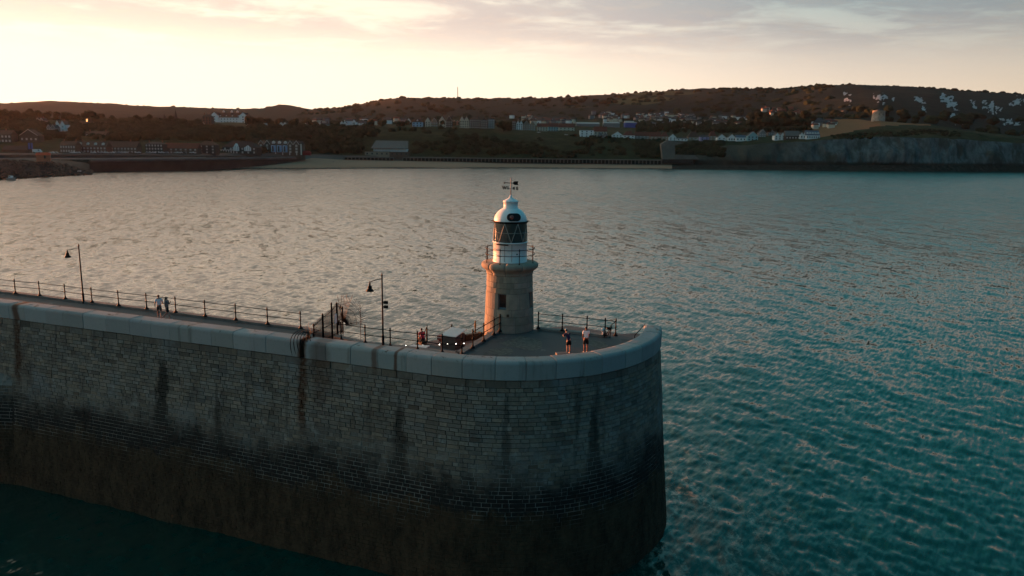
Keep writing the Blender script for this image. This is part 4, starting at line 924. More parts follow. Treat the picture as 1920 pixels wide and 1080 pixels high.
# ------------------------------------------------------------------ quay furniture
def quay_things():
    wt_ = mat('white_board', (0.62, 0.60, 0.58), 0.6, 0.08, 2.0); red = mat('red_plastic', (0.30, 0.035, 0.025), 0.5, 0.15); wood = mat('dark_wood', (0.05, 0.035, 0.025), 0.8, 0.2)
    # white table: corners read on a plane 0.75 above the quay
    z = ZQ + 0.78; cs = [un(759, 651.5, z), un(775, 646.2, z), un(806, 648, z), un(797, 653.8, z)]
    c = sum(cs, Vector()) / 4; o = thing('table', 'white slab-topped table on the lower quay behind the coping', 'table', (c.x, c.y, ZQ))
    m = MB(); m.prism([(p.x - c.x, p.y - c.y) for p in cs], 0.72, 0.79); m.build('table_top', wt_, o)
    for p in cs:
        q = (p - c) * 0.86; m = MB(); m.box((q.x, q.y, 0.36), (0.06, 0.06, 0.72)); m.build('leg', wood, o)
    # kiosk box with sloping white lid
    c = un(851, 651, ZQ); o = thing('storage_box', 'dark timber box with sloping white lid on the lower quay', 'box', (c.x, c.y, ZQ), R(-28))
    m = MB(); m.box((0, 0.0, 0.47), (1.0, 1.25, 0.94)); m.build('carcass', mat('brown_board', (0.085, 0.066, 0.06), 0.85, 0.2), o)
    m = MB(); m.extr([(-0.72, 0.92), (0.72, 1.16), (0.72, 1.21), (-0.72, 0.97)], (0, 0, 0), (0, 1, 0), (0, 0, 1), (1, 0, 0), -0.6, 0.6); m.build('lid', wt_, o)
    for k in range(4):
        m = MB(); m.box((-0.502, -0.45 + 0.3 * k, 0.5), (0.02, 0.27, 0.8)); m.build('board', wood, o)
    # red crates with white bands
    c = un(836, 647, ZQ)
    for k, (dx_, dz_, lab) in enumerate([(0.0, 0.0, 'lower red crate with pale stripe beside the white-lidded box'), (-0.12, 0.34, 'upper red crate with pale stripe stacked beside the white-lidded box')]):
        o = thing('crate', lab, 'crate', (c.x + dx_, c.y + 0.1, ZQ + dz_), R(-30), 'red crates on the quay')
        m = MB(); m.box((0, 0, 0.15), (0.95, 0.4, 0.3)); m.build('crate_body', red, o)
        m = MB(); m.box((0, -0.205, 0.17), (0.9, 0.012, 0.07)); m.build('stripe', mat('pale_stripe', (0.6, 0.5, 0.45), 0.6, 0.1), o)
    # small white seat by the slanting railing
    z = ZQ + 0.8; cs = [un(868, 657, z), un(883, 653.5, z), un(881, 656.5, z), un(872, 658.6, z)]; c = sum(cs, Vector()) / 4
    o = thing('bench', 'small white bench tucked against the foot of the slanting railing', 'bench', (c.x, c.y, ZQ), R(20))
    m = MB(); m.box((0, 0, 0.77), (0.62, 0.3, 0.05)); m.build('seat', wt_, o)
    for sx in (-0.22, 0.22): m = MB(); m.box((sx, 0, 0.37), (0.06, 0.24, 0.74)); m.build('leg', wood, o)
    # dark timber fender rail on the quay edge next to the tower
    a, b_ = un(866, 640, ZQ), un(904, 634, ZQ)
    o = thing('timber_baulk', 'dark timber baulk along the quay edge left of the lighthouse', 'baulk', ((a.x + b_.x) / 2, (a.y + b_.y) / 2, ZQ), math.atan2(b_.y - a.y, b_.x - a.x))
    m = MB(); m.box((0, 0, 0.22), ((b_ - a).length, 0.3, 0.44)); m.build('beam', wood, o)
    for sx in (-0.4, 0.4): m = MB(); m.box((sx * (b_ - a).length, 0, 0.24), (0.08, 0.34, 0.5)); m.build('iron_strap', M_IRON, o)
    # chain posts on the quay edge
    spots = [((800, 640), 'dark chain post near the sitting person in red', 1.0), ((847, 634), 'dark chain post behind the white-lidded box', 1.0)]
    tops = []
    for (px, py), lab, h in spots:
        p = un(px, py, ZQ); tops.append(p + Vector((0, 0, h - 0.1))); o = thing('chain_post', lab, 'post', p, 0, 'chain posts on the quay edge')
        m = MB(); m.lathe([(0.07, 0), (0.05, 0.06), (0.04, 0.1), (0.04, h - 0.1), (0.06, h - 0.08), (0.06, h), (0.0, h + 0.04)], 10); m.build('shaft', M_IRON, o)
        m = MB(); m.lathe([(0.05, 0), (0.06, 0.04), (0.05, 0.08)], 10, c=(0, 0, h * 0.55)); m.build('collar', M_IRON, o)
    p = un(891, 628.5, ZQ); tops.append(p + Vector((0, 0, 0.95)))
    o = thing('chain_post', 'yellowish post on the quay edge just left of the lighthouse', 'post', p, 0, 'chain posts on the quay edge'); m = MB(); m.lathe([(0.08, 0), (0.05, 0.1), (0.05, 0.55), (0.075, 0.6), (0.075, 0.85), (0.05, 0.9), (0.05, 1.05), (0.0, 1.12)], 10); m.build('shaft', mat('ochre_paint', (0.17, 0.12, 0.04), 0.7, 0.3), o); m = MB(); m.lathe([(0.09, 0), (0.09, 0.05)], 10, c=(0, 0, 0.2)); m.build('collar', M_IRON, o)
    m = MB()
    for a, b_ in zip(tops[:-1], tops[1:]):
        m.tube([a.lerp(b_, k / 10) - Vector((0, 0, 0.28 * 4 * (k / 10) * (1 - k / 10))) for k in range(11)], 0.018, 5)
    tag(m.build('chain', M_IRON), 'slack dark chain hanging between the quay edge posts', 'chain')
    # stair rail going down to the water
    a, b_ = un(779, 648, ZQ), un(801, 641, ZQ)
    o = thing('stair_rail', 'dark sloping stair rail rising behind the white table on the quay', 'handrail', a)
    v = b_ - a; m = MB(); m.tube([(0, 0, 0.0), v + Vector((0, 0, 1.05))], 0.028, 6); m.build('upper_rail', M_IRON, o); m = MB(); m.tube([v * 0.4, v + Vector((0, 0, 0.6))], 0.024, 6); m.build('lower_rail', M_IRON, o); m = MB(); m.tube([v, v + Vector((0, 0, 1.25))], 0.04, 8, radii=[0.05, 0.03]); m.build('newel', M_IRON, o)
    # lit festoon bulbs above the quay
    px = [(746, 648), (761, 648), (777, 647.5), (793, 647.5), (824, 646), (839, 645.2), (855, 644.6), (870, 643.8), (901, 642)]
    Pt = [at(x, y, 50.4) for x, y in px]
    o = thing('festoon_lights', 'string of small lit white bulbs along the lower quay', 'lights', Pt[0]); b0 = Pt[0]
    bulb = bpy.data.materials.new('lit_bulb'); bulb.use_nodes = True; bs_ = bulb.node_tree.nodes['Principled BSDF']; bs_.inputs['Base Color'].default_value = (1, 0.95, 0.85, 1); bs_.inputs['Emission Color'].default_value = (1.0, 0.93, 0.78, 1); bs_.inputs['Emission Strength'].default_value = 3.0
    bm_ = MB(); bm_.lathe([(0.0, -0.03), (0.02, -0.016), (0.025, 0), (0.018, 0.018), (0.0, 0.03)], 10); me = bm_.mesh('bulb', bulb)
    for p in Pt: link('bulb', me, o, p - b0)
    m = MB(); pts = []
    for a, b_ in zip(Pt[:-1], Pt[1:]):
        pts += [a + Vector((0, 0, 0.07)), a.lerp(b_, 0.5) + Vector((0, 0, 0.03))]
    m.tube([p - b0 for p in pts] + [Pt[-1] - b0 + Vector((0, 0, 0.07))], 0.009, 4); m.build('cable', M_IRON, o)
    # small ring fittings on the quay edge (mooring hooks)
    for (x, y, lab) in ((671, 641, 'dark mooring ring standing behind the coping near the spike fan'), (704, 647.5, 'dark mooring ring standing behind the coping next to the lamp post')):
        p = at(x, y, 49.6); o = thing('mooring_ring', lab, 'mooring ring', p, 0, 'mooring rings')
        m = MB(); m.tube([(0.11 * math.cos(t_), 0, 0.12 * math.sin(t_)) for t_ in np.linspace(-1.2, 4.4, 14)], 0.02, 6); m.build('ring', M_IRON, o); m = MB(); m.tube([(0.1, 0, -0.9), (0.1, 0, -0.05)], 0.025, 6); m.build('stem', M_IRON, o)
    # lean-on stand and white buoy at the end of the right railing
    p = un(1140, 632, D); o = thing('rod_stand', 'dark angled metal stand at the end of the right railing', 'stand', p)
    for a, b_ in (((-0.3, -0.1, 0), (0.25, 0.0, 0.78)), ((0.1, -0.15, 0), (0.22, 0.02, 0.7)), ((-0.05, 0.1, 0), (0.2, 0.05, 0.62))):
        m = MB(); m.tube([a, b_], 0.03, 6); m.build('leg', M_IRON, o)
    m = MB(); m.box((0.02, 0, 0.6), (0.28, 0.12, 0.14), 0.3); m.build('head', M_IRON, o)
    p = un(1130, 631.5, D); o = thing('white_marker', 'small white rounded marker behind the last railing posts', 'marker', p)
    m = MB(); m.lathe([(0.0, 0.34), (0.10, 0.38), (0.13, 0.48), (0.10, 0.58), (0.0, 0.62)], 12, cap=False); m.build('head', M_WHITE, o); m = MB(); m.tube([(0, 0, 0), (0, 0, 0.36)], 0.04, 8); m.build('stem', M_WHITE, o)
quay_things()

# =================================================================== the coast: beach, cliffs, downs
KN = [  # px : (photo level, depth) for shore, front, road back, slope, top, foot of the downs, ridge
    (-900, (322, 500), (301, 506), (290, 560), (280, 660), (268, 850), (262, 2000), (250, 3500)),
    (-640, (322, 505), (300, 511), (288, 565), (270, 660), (240, 850), (228, 2000), (206, 3500)),
    (-420, (322, 510), (300, 516), (288, 570), (266, 660), (234, 850), (222, 2000), (186, 3500)),  # unseen ridge left of the view, raised to keep sun off the town
    (-160, (322, 525), (300, 531), (288, 590), (264, 680), (230, 850), (220, 2000), (190, 3500)),
    (0, (322, 545), (300, 551), (287, 605), (262, 690), (226, 850), (222, 2000), (196, 3500)),
    (90, (322, 560), (299, 566), (287, 620), (262, 700), (226, 870), (221, 2000), (191, 3500)),
    (200, (322, 588), (299, 594), (287, 645), (262, 720), (226, 900), (221, 2000), (195, 3500)),
    (300, (320, 615), (298, 621), (287, 670), (262, 740), (230, 900), (222, 2000), (200, 3500)),
    (385, (319, 636), (297.3, 642), (287, 692), (262, 762), (232.6, 900), (225.5, 2000), (203, 3400)),
    (400, (319, 640), (317.6, 646), (287, 695), (262, 765), (233, 900), (226, 2000), (203.5, 3400)),
    (470, (318.5, 655), (312.2, 690), (287, 722), (262, 785), (236, 900), (228, 1950), (206, 3300)),
    (490, (318.5, 660), (310.5, 700), (287, 728), (262, 790), (236, 900), (228, 1950), (204, 3000)),
    (522, (318, 668), (307, 716), (287, 740), (262, 790), (236, 900), (229, 1900), (197.5, 2900)),
    (550, (318, 675), (303, 735), (287, 752), (262, 795), (236, 905), (230, 1900), (199.5, 2900)),
    (585, (318, 682), (296, 770), (289, 790), (262, 840), (237, 930), (231, 1850), (206, 2900)),
    (640, (318, 695), (299, 815), (291, 825), (260, 880), (237, 955), (230, 1800), (201, 2900)),
    (700, (317.5, 710), (300, 825), (292, 832), (257, 890), (237, 965), (229, 1750), (191, 2800)),
    (750, (317, 722), (301, 832), (293, 840), (255, 900), (238, 970), (228, 1700), (184, 2750)),
    (860, (317, 748), (303, 842), (295, 848), (262, 900), (240, 978), (228, 1700), (185.5, 2700)),
    (960, (317, 770), (306, 850), (297, 856), (268, 905), (244, 985), (229, 1700), (185.5, 2650)),
    (1060, (317, 786), (307, 858), (298, 864), (272, 912), (251, 985), (228, 1700), (182.5, 2600)),
    (1110, (317, 795), (307, 862), (298.5, 868), (274, 916), (256, 985), (227, 1700), (179.5, 2550)),
    (1200, (317.5, 808), (308, 868), (299, 874), (280, 920), (261, 985), (228, 1700), (173.5, 2500)),
    (1290, (318.5, 824), (308.5, 872), (300, 878), (280, 915), (264, 970), (228, 1650), (169.5, 2450)),
    (1340, (319, 832), (309, 876), (296, 882), (276, 908), (263, 960), (226, 1600), (167.5, 2400)),
    (1420, (319.5, 842), (309, 880), (292, 885), (270, 900), (262, 945), (224, 1550), (168, 2350)),
    (1470, (320, 848), (309, 884), (290, 888), (267, 900), (261, 940), (222, 1500), (167.5, 2330)),
    (1530, (320, 856), (309, 886), (288, 890), (264, 902), (258, 925), (226, 1300), (162, 2300)),
    (1560, (320.5, 860), (309, 888), (287, 891), (262, 903), (253, 930), (226, 1250), (160, 2300)),
    (1650, (321, 872), (309, 892), (285, 895), (257, 906), (241, 950), (225, 1080), (162.5, 2300)),
    (1740, (321, 884), (309, 897), (285, 900), (258, 911), (240, 960), (232, 1100), (165.5, 2300)),
    (1800, (321.5, 895), (309.5, 905), (286, 908), (261, 918), (247, 965), (243, 1150), (171, 2280)),
    (1920, (322, 920), (310.5, 930), (290, 933), (269, 942), (262, 985), (256, 1250), (178.5, 2250)),
    (2100, (323, 960), (311, 970), (292, 973), (274, 982), (268, 1030), (262, 1300), (190, 2250)),
    (2900, (326, 1300), (318, 1310), (308, 1315), (300, 1330), (296, 1400), (290, 1700), (250, 2600)),
]
KPX = np.array([k[0] for k in KN], float); KPY = np.array([[q[0] for q in k[1:]] for k in KN], float); KY = np.array([[q[1] for q in k[1:]] for k in KN], float)
def knots(px): return [np.interp(px, KPX, KPY[:, i]) for i in range(7)], [np.interp(px, KPX, KY[:, i]) for i in range(7)]
SUBN = [8, 5, 5, 10, 9, 12, 10]
def fbm(x, y, z, o=4):
    return mnoise.fractal(Vector((x, y, z)), 1.0, 2.0, o)
def build_terrain():
    pxs = np.concatenate([np.linspace(-900, -160, 40)[:-1], np.arange(-160, 2100, 5.0), np.linspace(2100, 2900, 40)])
    rows = []
    for px in pxs:
        py, Ys = knots(px); col_ = []
        pts = [at(px, py[i], Ys[i]) for i in range(7)]
        pts[0].z = -0.6
        for i in range(6):
            for k in range(SUBN[i]):
                t_ = k / SUBN[i]; p = pts[i].lerp(pts[i + 1], t_)
                if i == 5: p.z = pts[5].z + (pts[6].z - pts[5].z) * (t_ ** 0.85 * 0.55 + 0.45 * math.sin(t_ * math.pi / 2) ** 1.6)
                col_.append((p, i, t_))
        col_.append((pts[6], 6, 0.0))
        b_ = pts[6]
        for k in range(1, 8): col_.append((Vector((b_.x * (1 + 0.12 * k), b_.y * (1 + 0.12 * k), b_.z - 3 * k * k)), 6, k / 8))
        rows.append(col_)
    n = len(rows[0]); vs_ = []
    for r_i, col_ in enumerate(rows):
        px = pxs[r_i]
        for (p, i, t_) in col_:
            amp = [0.15, 0.3, 0.6, 2.2, 1.2, 9.0, 3.0][i]; cliff = px > 1300
            if i in (1, 2) and cliff:
                e = math.sin(math.pi * min(1, max(0, (i - 1 + t_) / 2))) * 1.0
                w1 = fbm(p.x * 0.03, 3.0, p.z * 0.02, 4) + 0.8 * abs(fbm(p.x * 0.06, 9.0, 0.0, 3))
                p = p + Vector((0, -9.0 * w1 * e, 1.0 * fbm(p.x * 0.1, p.y * 0.1, p.z * 0.1)))
            elif i == 3 and cliff: p = p + Vector((0, -4 * fbm(p.x * 0.03, 3.0, 1.0, 4), 1.2 * fbm(p.x * 0.05, p.y * 0.05, 0)))
            else:
                kk = 1.0 if 0 < t_ or i in (3, 4, 5) else 0.2
                if i == 6 and t_ == 0: kk = 0.35
                sc = 0.004 if i >= 5 else 0.03
                p = p + Vector((0, 0, amp * kk * (fbm(p.x * sc, p.y * sc, 0.7, 5))))
            vs_.append(p)
    def sheet(name, sel, material, lab, extra=None):
        used = {}; V = []; F = []
        for a in range(len(rows) - 1):
            for k in range(n - 1):
                i = rows[a][k][1]
                if not sel((pxs[a] + pxs[a + 1]) / 2, i, rows[a][k][2]): continue
                ids = [a * n + k, (a + 1) * n + k, (a + 1) * n + k + 1, a * n + k + 1]; f = []
                for q in ids:
                    if q not in used: used[q] = len(V); V.append(vs_[q])
                    f.append(used[q])
                F.append(tuple(f))
        m = MB(); m.add(V, F, None, True); o = m.build(name, material); tag(o, lab, None, None, 'structure'); return o
    # materials
    def land(name, fn):
        m = bpy.data.materials.new(name); m.use_nodes = True; t = NT(m.node_tree); b = m.node_tree.nodes['Principled BSDF']
        pos = t.n('ShaderNodeNewGeometry').outputs['Position']; c, bump = fn(t, pos); t.put(b.inputs['Base Color'], c); b.inputs['Roughness'].default_value = 0.95; b.inputs['Specular IOR Level'].default_value = 0.05
        if bump is not None:
            bn = t.n('ShaderNodeBump'); bn.inputs['Strength'].default_value = 0.9; bn.inputs['Distance'].default_value = 3.0; t.put(bn.inputs['Height'], bump); t.put(b.inputs['Normal'], bn.outputs[0])
        return m
    def f_sand(t, pos):
        n1 = t.noise(t.mapping(pos, (0.4, 1.6, 1)), 0.05, 5.0, 0.6); n2 = t.noise(pos, 0.35, 5.0, 0.7)
        x, y, z = t.sep(pos)
        c = t.mix(n1, (0.27, 0.155, 0.105), (0.36, 0.215, 0.15))
        wet = t.math('SUBTRACT', 1.0, t.ramp(t.math('ADD', z, t.math('MULTIPLY', t.math('SUBTRACT', n2, 0.5), 2.2)), 0.5, 1.1))
        rocky = t.math('MULTIPLY', wet, t.ramp(t.noise(t.mapping(pos, (0.35, 1, 1)), 0.035, 4.0, 0.6), 0.44, 0.52))
        c = t.mix(wet, c, (0.20, 0.13, 0.095)); c = t.mix(rocky, c, t.mix(t.ramp(n2, 0.4, 0.65), (0.022, 0.019, 0.016), (0.09, 0.08, 0.07)))
        return c, None
    def f_rock(t, pos):
        n1 = t.noise(pos, 0.25, 6.0, 0.75); n2 = t.noise(pos, 0.03, 4.0, 0.6)
        c = t.mix(t.ramp(n1, 0.35, 0.7), (0.016, 0.014, 0.012), (0.075, 0.065, 0.055)); return t.mix(t.ramp(n2, 0.5, 0.65), c, (0.045, 0.038, 0.030)), n1
    def f_chalk(t, pos):
        x, y, z = t.sep(pos)
        n1 = t.noise(t.mapping(pos, (1, 1, 0.5)), 0.05, 6.0, 0.65); n2 = t.noise(t.mapping(pos, (1, 1, 0.35)), 0.16, 6.0, 0.7); n3 = t.noise(pos, 0.012, 3.0, 0.5)
        c = t.mix(t.ramp(n2, 0.3, 0.7), (0.070, 0.075, 0.075), (0.175, 0.185, 0.185))
        c = t.mix(t.math('MULTIPLY', t.ramp(n1, 0.50, 0.62), 0.75), c, (0.050, 0.052, 0.040))
        c = t.mix(t.math('SUBTRACT', 1.0, t.ramp(t.math('ADD', x, t.math('MULTIPLY', n3, 120.0)), 330.0, 470.0)), c, t.mix(n2, (0.05, 0.045, 0.035), (0.10, 0.090, 0.075)))
        c = t.mix(t.math('SUBTRACT', 1.0, t.ramp(t.math('ADD', z, t.math('MULTIPLY', n2, 5.0)), 10.0, 13.5)), c, (0.045, 0.035, 0.028))
        return c, n2
    def f_veg(t, pos):
        x, y, z = t.sep(pos)
        n1 = t.noise(pos, 0.012, 5.0, 0.6); n2 = t.noise(pos, 0.09, 6.0, 0.7); n3 = t.noise(pos, 0.004, 3.0, 0.5)
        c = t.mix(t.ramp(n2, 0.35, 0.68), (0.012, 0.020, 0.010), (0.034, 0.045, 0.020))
        c = t.mix(t.math('MULTIPLY', t.ramp(n1, 0.52, 0.66), 0.7), c, (0.065, 0.052, 0.028))
        return c, n2
    def f_downs(t, pos):
        x, y, z = t.sep(pos)
        n1 = t.noise(pos, 0.004, 4.0, 0.55); n2 = t.noise(pos, 0.03, 6.0, 0.7); n3 = t.noise(t.mapping(pos, (1.0, 0.10, 1.1)), 0.017, 7.0, 0.62, 1.4)
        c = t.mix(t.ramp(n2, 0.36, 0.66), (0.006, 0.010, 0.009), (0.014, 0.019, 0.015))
        # dry pasture on the shoulders
        past = t.math('MULTIPLY', t.ramp(n1, 0.52, 0.56), t.ramp(z, 95.0, 120.0)); past = t.math('MULTIPLY', past, t.math('SUBTRACT', 1.0, t.ramp(t.math('ADD', x, t.math('MULTIPLY', n2, 500.0)), 620.0, 900.0)))
        past = t.math('MULTIPLY', past, t.ramp(x, 80.0, 260.0))
        c = t.mix(t.math('MULTIPLY', past, 0.8), c, (0.105, 0.080, 0.035))
        return c, n2
    def f_field(t, pos):
        n1 = t.noise(t.mapping(pos, (1, 0.4, 1), (0, 0, 0.4)), 0.02, 5.0, 0.6); n2 = t.noise(pos, 0.1, 4.0, 0.7)
        c = t.mix(n1, (0.15, 0.072, 0.036), (0.23, 0.112, 0.055)); return t.mix(t.math('MULTIPLY', t.ramp(n2, 0.55, 0.75), 0.4), c, (0.05, 0.045, 0.02)), None
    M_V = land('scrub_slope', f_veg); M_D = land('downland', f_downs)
    road = mat('promenade_paving', (0.085, 0.075, 0.068), 0.9, 0.2, 0.05, coords='Position')
    seg = lambda px, i, t_: i
    sheet('beach', lambda px, i, t_: i == 0 and 385 < px <= 1262, land('beach_sand', f_sand), 'pale sandy beach below the colonnade')
    sheet('rocky_foreshore', lambda px, i, t_: i == 0 and px > 1262, land('foreshore_rock', f_rock), 'dark rocky foreshore at the foot of the chalk cliff')
    sheet('harbour_bed', lambda px, i, t_: i == 0 and px <= 385, land('foreshore_rock2', f_rock), 'dark shore behind the harbour wall')
    sheet('promenade', lambda px, i, t_: i == 1 and px <= 1300, road, 'grey promenade along the sea front')
    sheet('cliff', lambda px, i, t_: (i in (1, 2) and px > 1300), land('chalk_cliff', f_chalk), 'dull chalk cliff above the rocky shore')
    fld = lambda px, i, t_: i == 4 and 1525 < px < 1745 and not (px > 1600 and i == 4 and t_ < (px - 1600) / 260)
    sheet('field', fld, land('dry_field', f_field), 'dry brown cliff-top field under the round tower')
    sheet('coastal_slope', lambda px, i, t_: (i in (2, 3, 4)) and not (i == 2 and px > 1300) and not fld(px, i, t_), M_V, 'dark scrubby slope rising behind the sea front')
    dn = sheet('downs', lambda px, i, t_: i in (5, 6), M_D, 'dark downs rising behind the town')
    # bare chalk slips on the seaward end of the downs, each lying on the hillside
    from mathutils.bvhtree import BVHTree
    bv = BVHTree.FromPolygons([v.co.copy() for v in dn.data.vertices], [tuple(p.vertices) for p in dn.data.polygons])
    chm = mat('bare_chalk', (0.26, 0.27, 0.29), 0.95, 0.35, 0.06, coords='Position')
    for k, (x0, x1, y0, y1, sl) in enumerate(((1581, 1597, 172, 199, 0.5), (1637, 1664, 175, 200, 0.8), (1653, 1665, 175, 187, 0.6), (1671, 1678, 182, 191, 0.0), (1713, 1737, 182, 196, 0.6), (1726, 1737, 199, 213, 0.3), (1760, 1798, 175, 209, 0.7), (1770, 1813, 209, 236, 0.8), (1818, 1832, 188, 206, 0.8), (1838, 1880, 189, 216, 0.5), (1888, 1924, 180, 202, -0.3), (1858, 1926, 223, 237, 0.3))):
        cx_, cy_ = (x0 + x1) / 2, (y0 + y1) / 2; V = {}; vl = []; F = []; st = 0.9
        def hit(i, j):
            if (i, j) not in V:
                d = ray(x0 + i * st, y0 + j * st).normalized(); loc, nrm, _, _ = bv.ray_cast(Vector((0, 0, CAMZ)), d)
                V[(i, j)] = None if loc is None else len(vl)
                if loc is not None: vl.append(loc + nrm * (1.2 if nrm.z > 0 else -1.2))
            return V[(i, j)]
        for i in range(int((x1 - x0) / st)):
            for j in range(int((y1 - y0) / st)):
                px, py = x0 + (i + 0.5) * st, y0 + (j + 0.5) * st; u, v = (px - cx_) / (x1 - x0) * 2, (py - cy_) / (y1 - y0) * 2
                if abs(u - sl * v) * 1.25 + abs(v) * 0.75 + 1.6 * fbm(px * 0.11 + 7 * k + py * 0.05, py * 0.15, 1.0, 5) - 0.12 < 0.56:
                    q = [hit(i, j), hit(i + 1, j), hit(i + 1, j + 1), hit(i, j + 1)]
                    if None not in q: F.append(tuple(reversed(q)))
        if F:
            m_ = MB(); m_.add(vl, F, None, True); tag(m_.build('chalk_scar', chm), 'bare white chalk slip on the dark hillside', None, None, 'structure')
build_terrain()
def ground(px, level_py):
    """a point on the land where the photograph column px reaches the height line level_py"""
    py, Ys = knots(px)
    for i in range(6):
        lo, hi = max(py[i], py[i + 1]), min(py[i], py[i + 1])
        if hi <= level_py <= lo and lo - hi > 0.2:
            t_ = (py[i] - level_py) / (py[i] - py[i + 1]); return at(px, level_py, Ys[i] + (Ys[i + 1] - Ys[i]) * t_)
    return at(px, level_py, Ys[4])

# =================================================================== sea-front structures
def band_wall(name, label, cat, pts_top, pts_bot, thick, material, cap=None):
    """a wall standing along a line given by photo columns; pts = list of Vector for top and bottom front edge"""
    b0 = pts_bot[0].copy(); o = thing(name, label, cat, b0); m = MB(); n = len(pts_top); vs_ = []
    for a, b_ in zip(pts_top, pts_bot):
        back = Vector((0, thick, 0)); vs_ += [b_ - b0, a - b0, a - b0 + back, b_ - b0 + back]
    fs = []
    for i in range(n - 1):
        for k in range(4): fs.append((i * 4 + k, (i + 1) * 4 + k, (i + 1) * 4 + (k + 1) % 4, i * 4 + (k + 1) % 4))
    fs = [tuple(reversed(f)) for f in fs]
    fs += [(0, 1, 2, 3), tuple((n - 1) * 4 + k for k in (3, 2, 1, 0))]
    m.add(vs_, fs); m.build('face', material, o)
    if cap:
        m = MB(); m.tube([a - b0 + Vector((0, thick / 2, 0.35)) for a in pts_top], thick * 0.6, 6); m.build('cap', cap, o)
    return o
seaw = mat('sea_wall_stone', (0.040, 0.032, 0.030), 0.9, 0.35, 0.12, 0.5, 0.6, coords='Position')
capm = mat('wall_cap_stone', (0.13, 0.11, 0.10), 0.9, 0.2, 0.1, coords='Position')
pl = list(np.arange(168, 385, 12.0)) + list(np.arange(388, 577, 12.0))
wy = lambda x: float(np.interp(x, [168, 385, 400, 470, 490, 522, 550, 585], [577, 633, 641, 688, 698, 714, 733, 765]))
band_wall('harbour_wall', 'long dark harbour wall along the water below the sea-front houses', 'wall',
          [at(x, float(np.interp(x, [168, 400, 520, 576], [302.5, 299.5, 297.5, 296.5])), wy(x)) for x in pl],
          [at(x, float(np.interp(x, [168, 385, 400, 470, 522, 576], [325, 320, 318.6, 313, 308, 300])), wy(x) - 0.5) - Vector((0, 0, 0.6)) for x in pl], 2.5, seaw, capm)
pl2 = list(np.arange(-120, 580, 20.0))
band_wall('promenade_wall', 'low brown retaining wall between the promenade houses and harbour wall', 'wall',
          [at(x, float(np.interp(x, [-120, 150, 400, 579], [290, 289.5, 292, 293])), float(np.interp(x, KPX, KY[:, 1])) + 14) for x in pl2],
          [at(x, float(np.interp(x, [-120, 150, 400, 579], [301, 301, 299, 297])), float(np.interp(x, KPX, KY[:, 1])) + 13.5) for x in pl2], 1.5, mat('brown_wall', (0.075, 0.058, 0.050), 0.9, 0.25, 0.1, coords='Position'))

def colonnade():
    conc = mat('pale_concrete', (0.155, 0.14, 0.125), 0.9, 0.2, 0.15, coords='Position'); dk = mat('recess_shade', (0.02, 0.018, 0.017), 0.9, 0.1)  # dk paints the shade inside the arches onto the back wall
    def run(x0, x1, label):
        nn = int(round((x1 - x0) / 7.0)); xs = [x0 + (x1 - x0) * k / nn for k in range(nn + 1)]
        top = lambda x: float(np.interp(x, [640, 740, 760, 1240], [293.6, 294.8, 294.6, 299.5])); bot = lambda x: float(np.interp(x, [640, 740, 760, 1240], [299.0, 299.8, 300.2, 307.3])); Yf = lambda x: float(np.interp(x, KPX, KY[:, 1])) - 4
        b0 = at(x0, bot(x0), Yf(x0)); o = thing('colonnade', label, 'colonnade', b0, 0, 'colonnades behind the beach')
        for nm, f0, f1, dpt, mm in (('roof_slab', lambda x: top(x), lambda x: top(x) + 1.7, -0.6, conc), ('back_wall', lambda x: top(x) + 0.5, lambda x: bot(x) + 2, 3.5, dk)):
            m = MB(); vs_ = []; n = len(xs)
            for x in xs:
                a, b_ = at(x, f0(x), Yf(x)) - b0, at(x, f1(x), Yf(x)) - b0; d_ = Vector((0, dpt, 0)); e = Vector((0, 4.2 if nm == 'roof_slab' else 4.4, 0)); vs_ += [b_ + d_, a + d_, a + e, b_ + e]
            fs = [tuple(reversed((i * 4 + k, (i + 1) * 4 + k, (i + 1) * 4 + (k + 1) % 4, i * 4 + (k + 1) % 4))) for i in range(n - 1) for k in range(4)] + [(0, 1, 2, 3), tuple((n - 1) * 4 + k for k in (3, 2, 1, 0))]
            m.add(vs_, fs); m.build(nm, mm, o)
        h = (at(x0, top(x0), Yf(x0)) - at(x0, bot(x0) + 1.0, Yf(x0))).z
        cm_ = MB(); cm_.box((0, 0, 0.5), (0.95, 0.8, 1.0)); me = cm_.mesh('column', conc)
        for x in xs:
            a, b_ = at(x, top(x) + 1.2, Yf(x)) - b0, at(x, bot(x) + 1.0, Yf(x)) - b0; c = link('column', me, o, b_); c.scale.z = a.z - b_.z
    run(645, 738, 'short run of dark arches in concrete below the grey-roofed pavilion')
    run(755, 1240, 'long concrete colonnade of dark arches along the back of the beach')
colonnade()

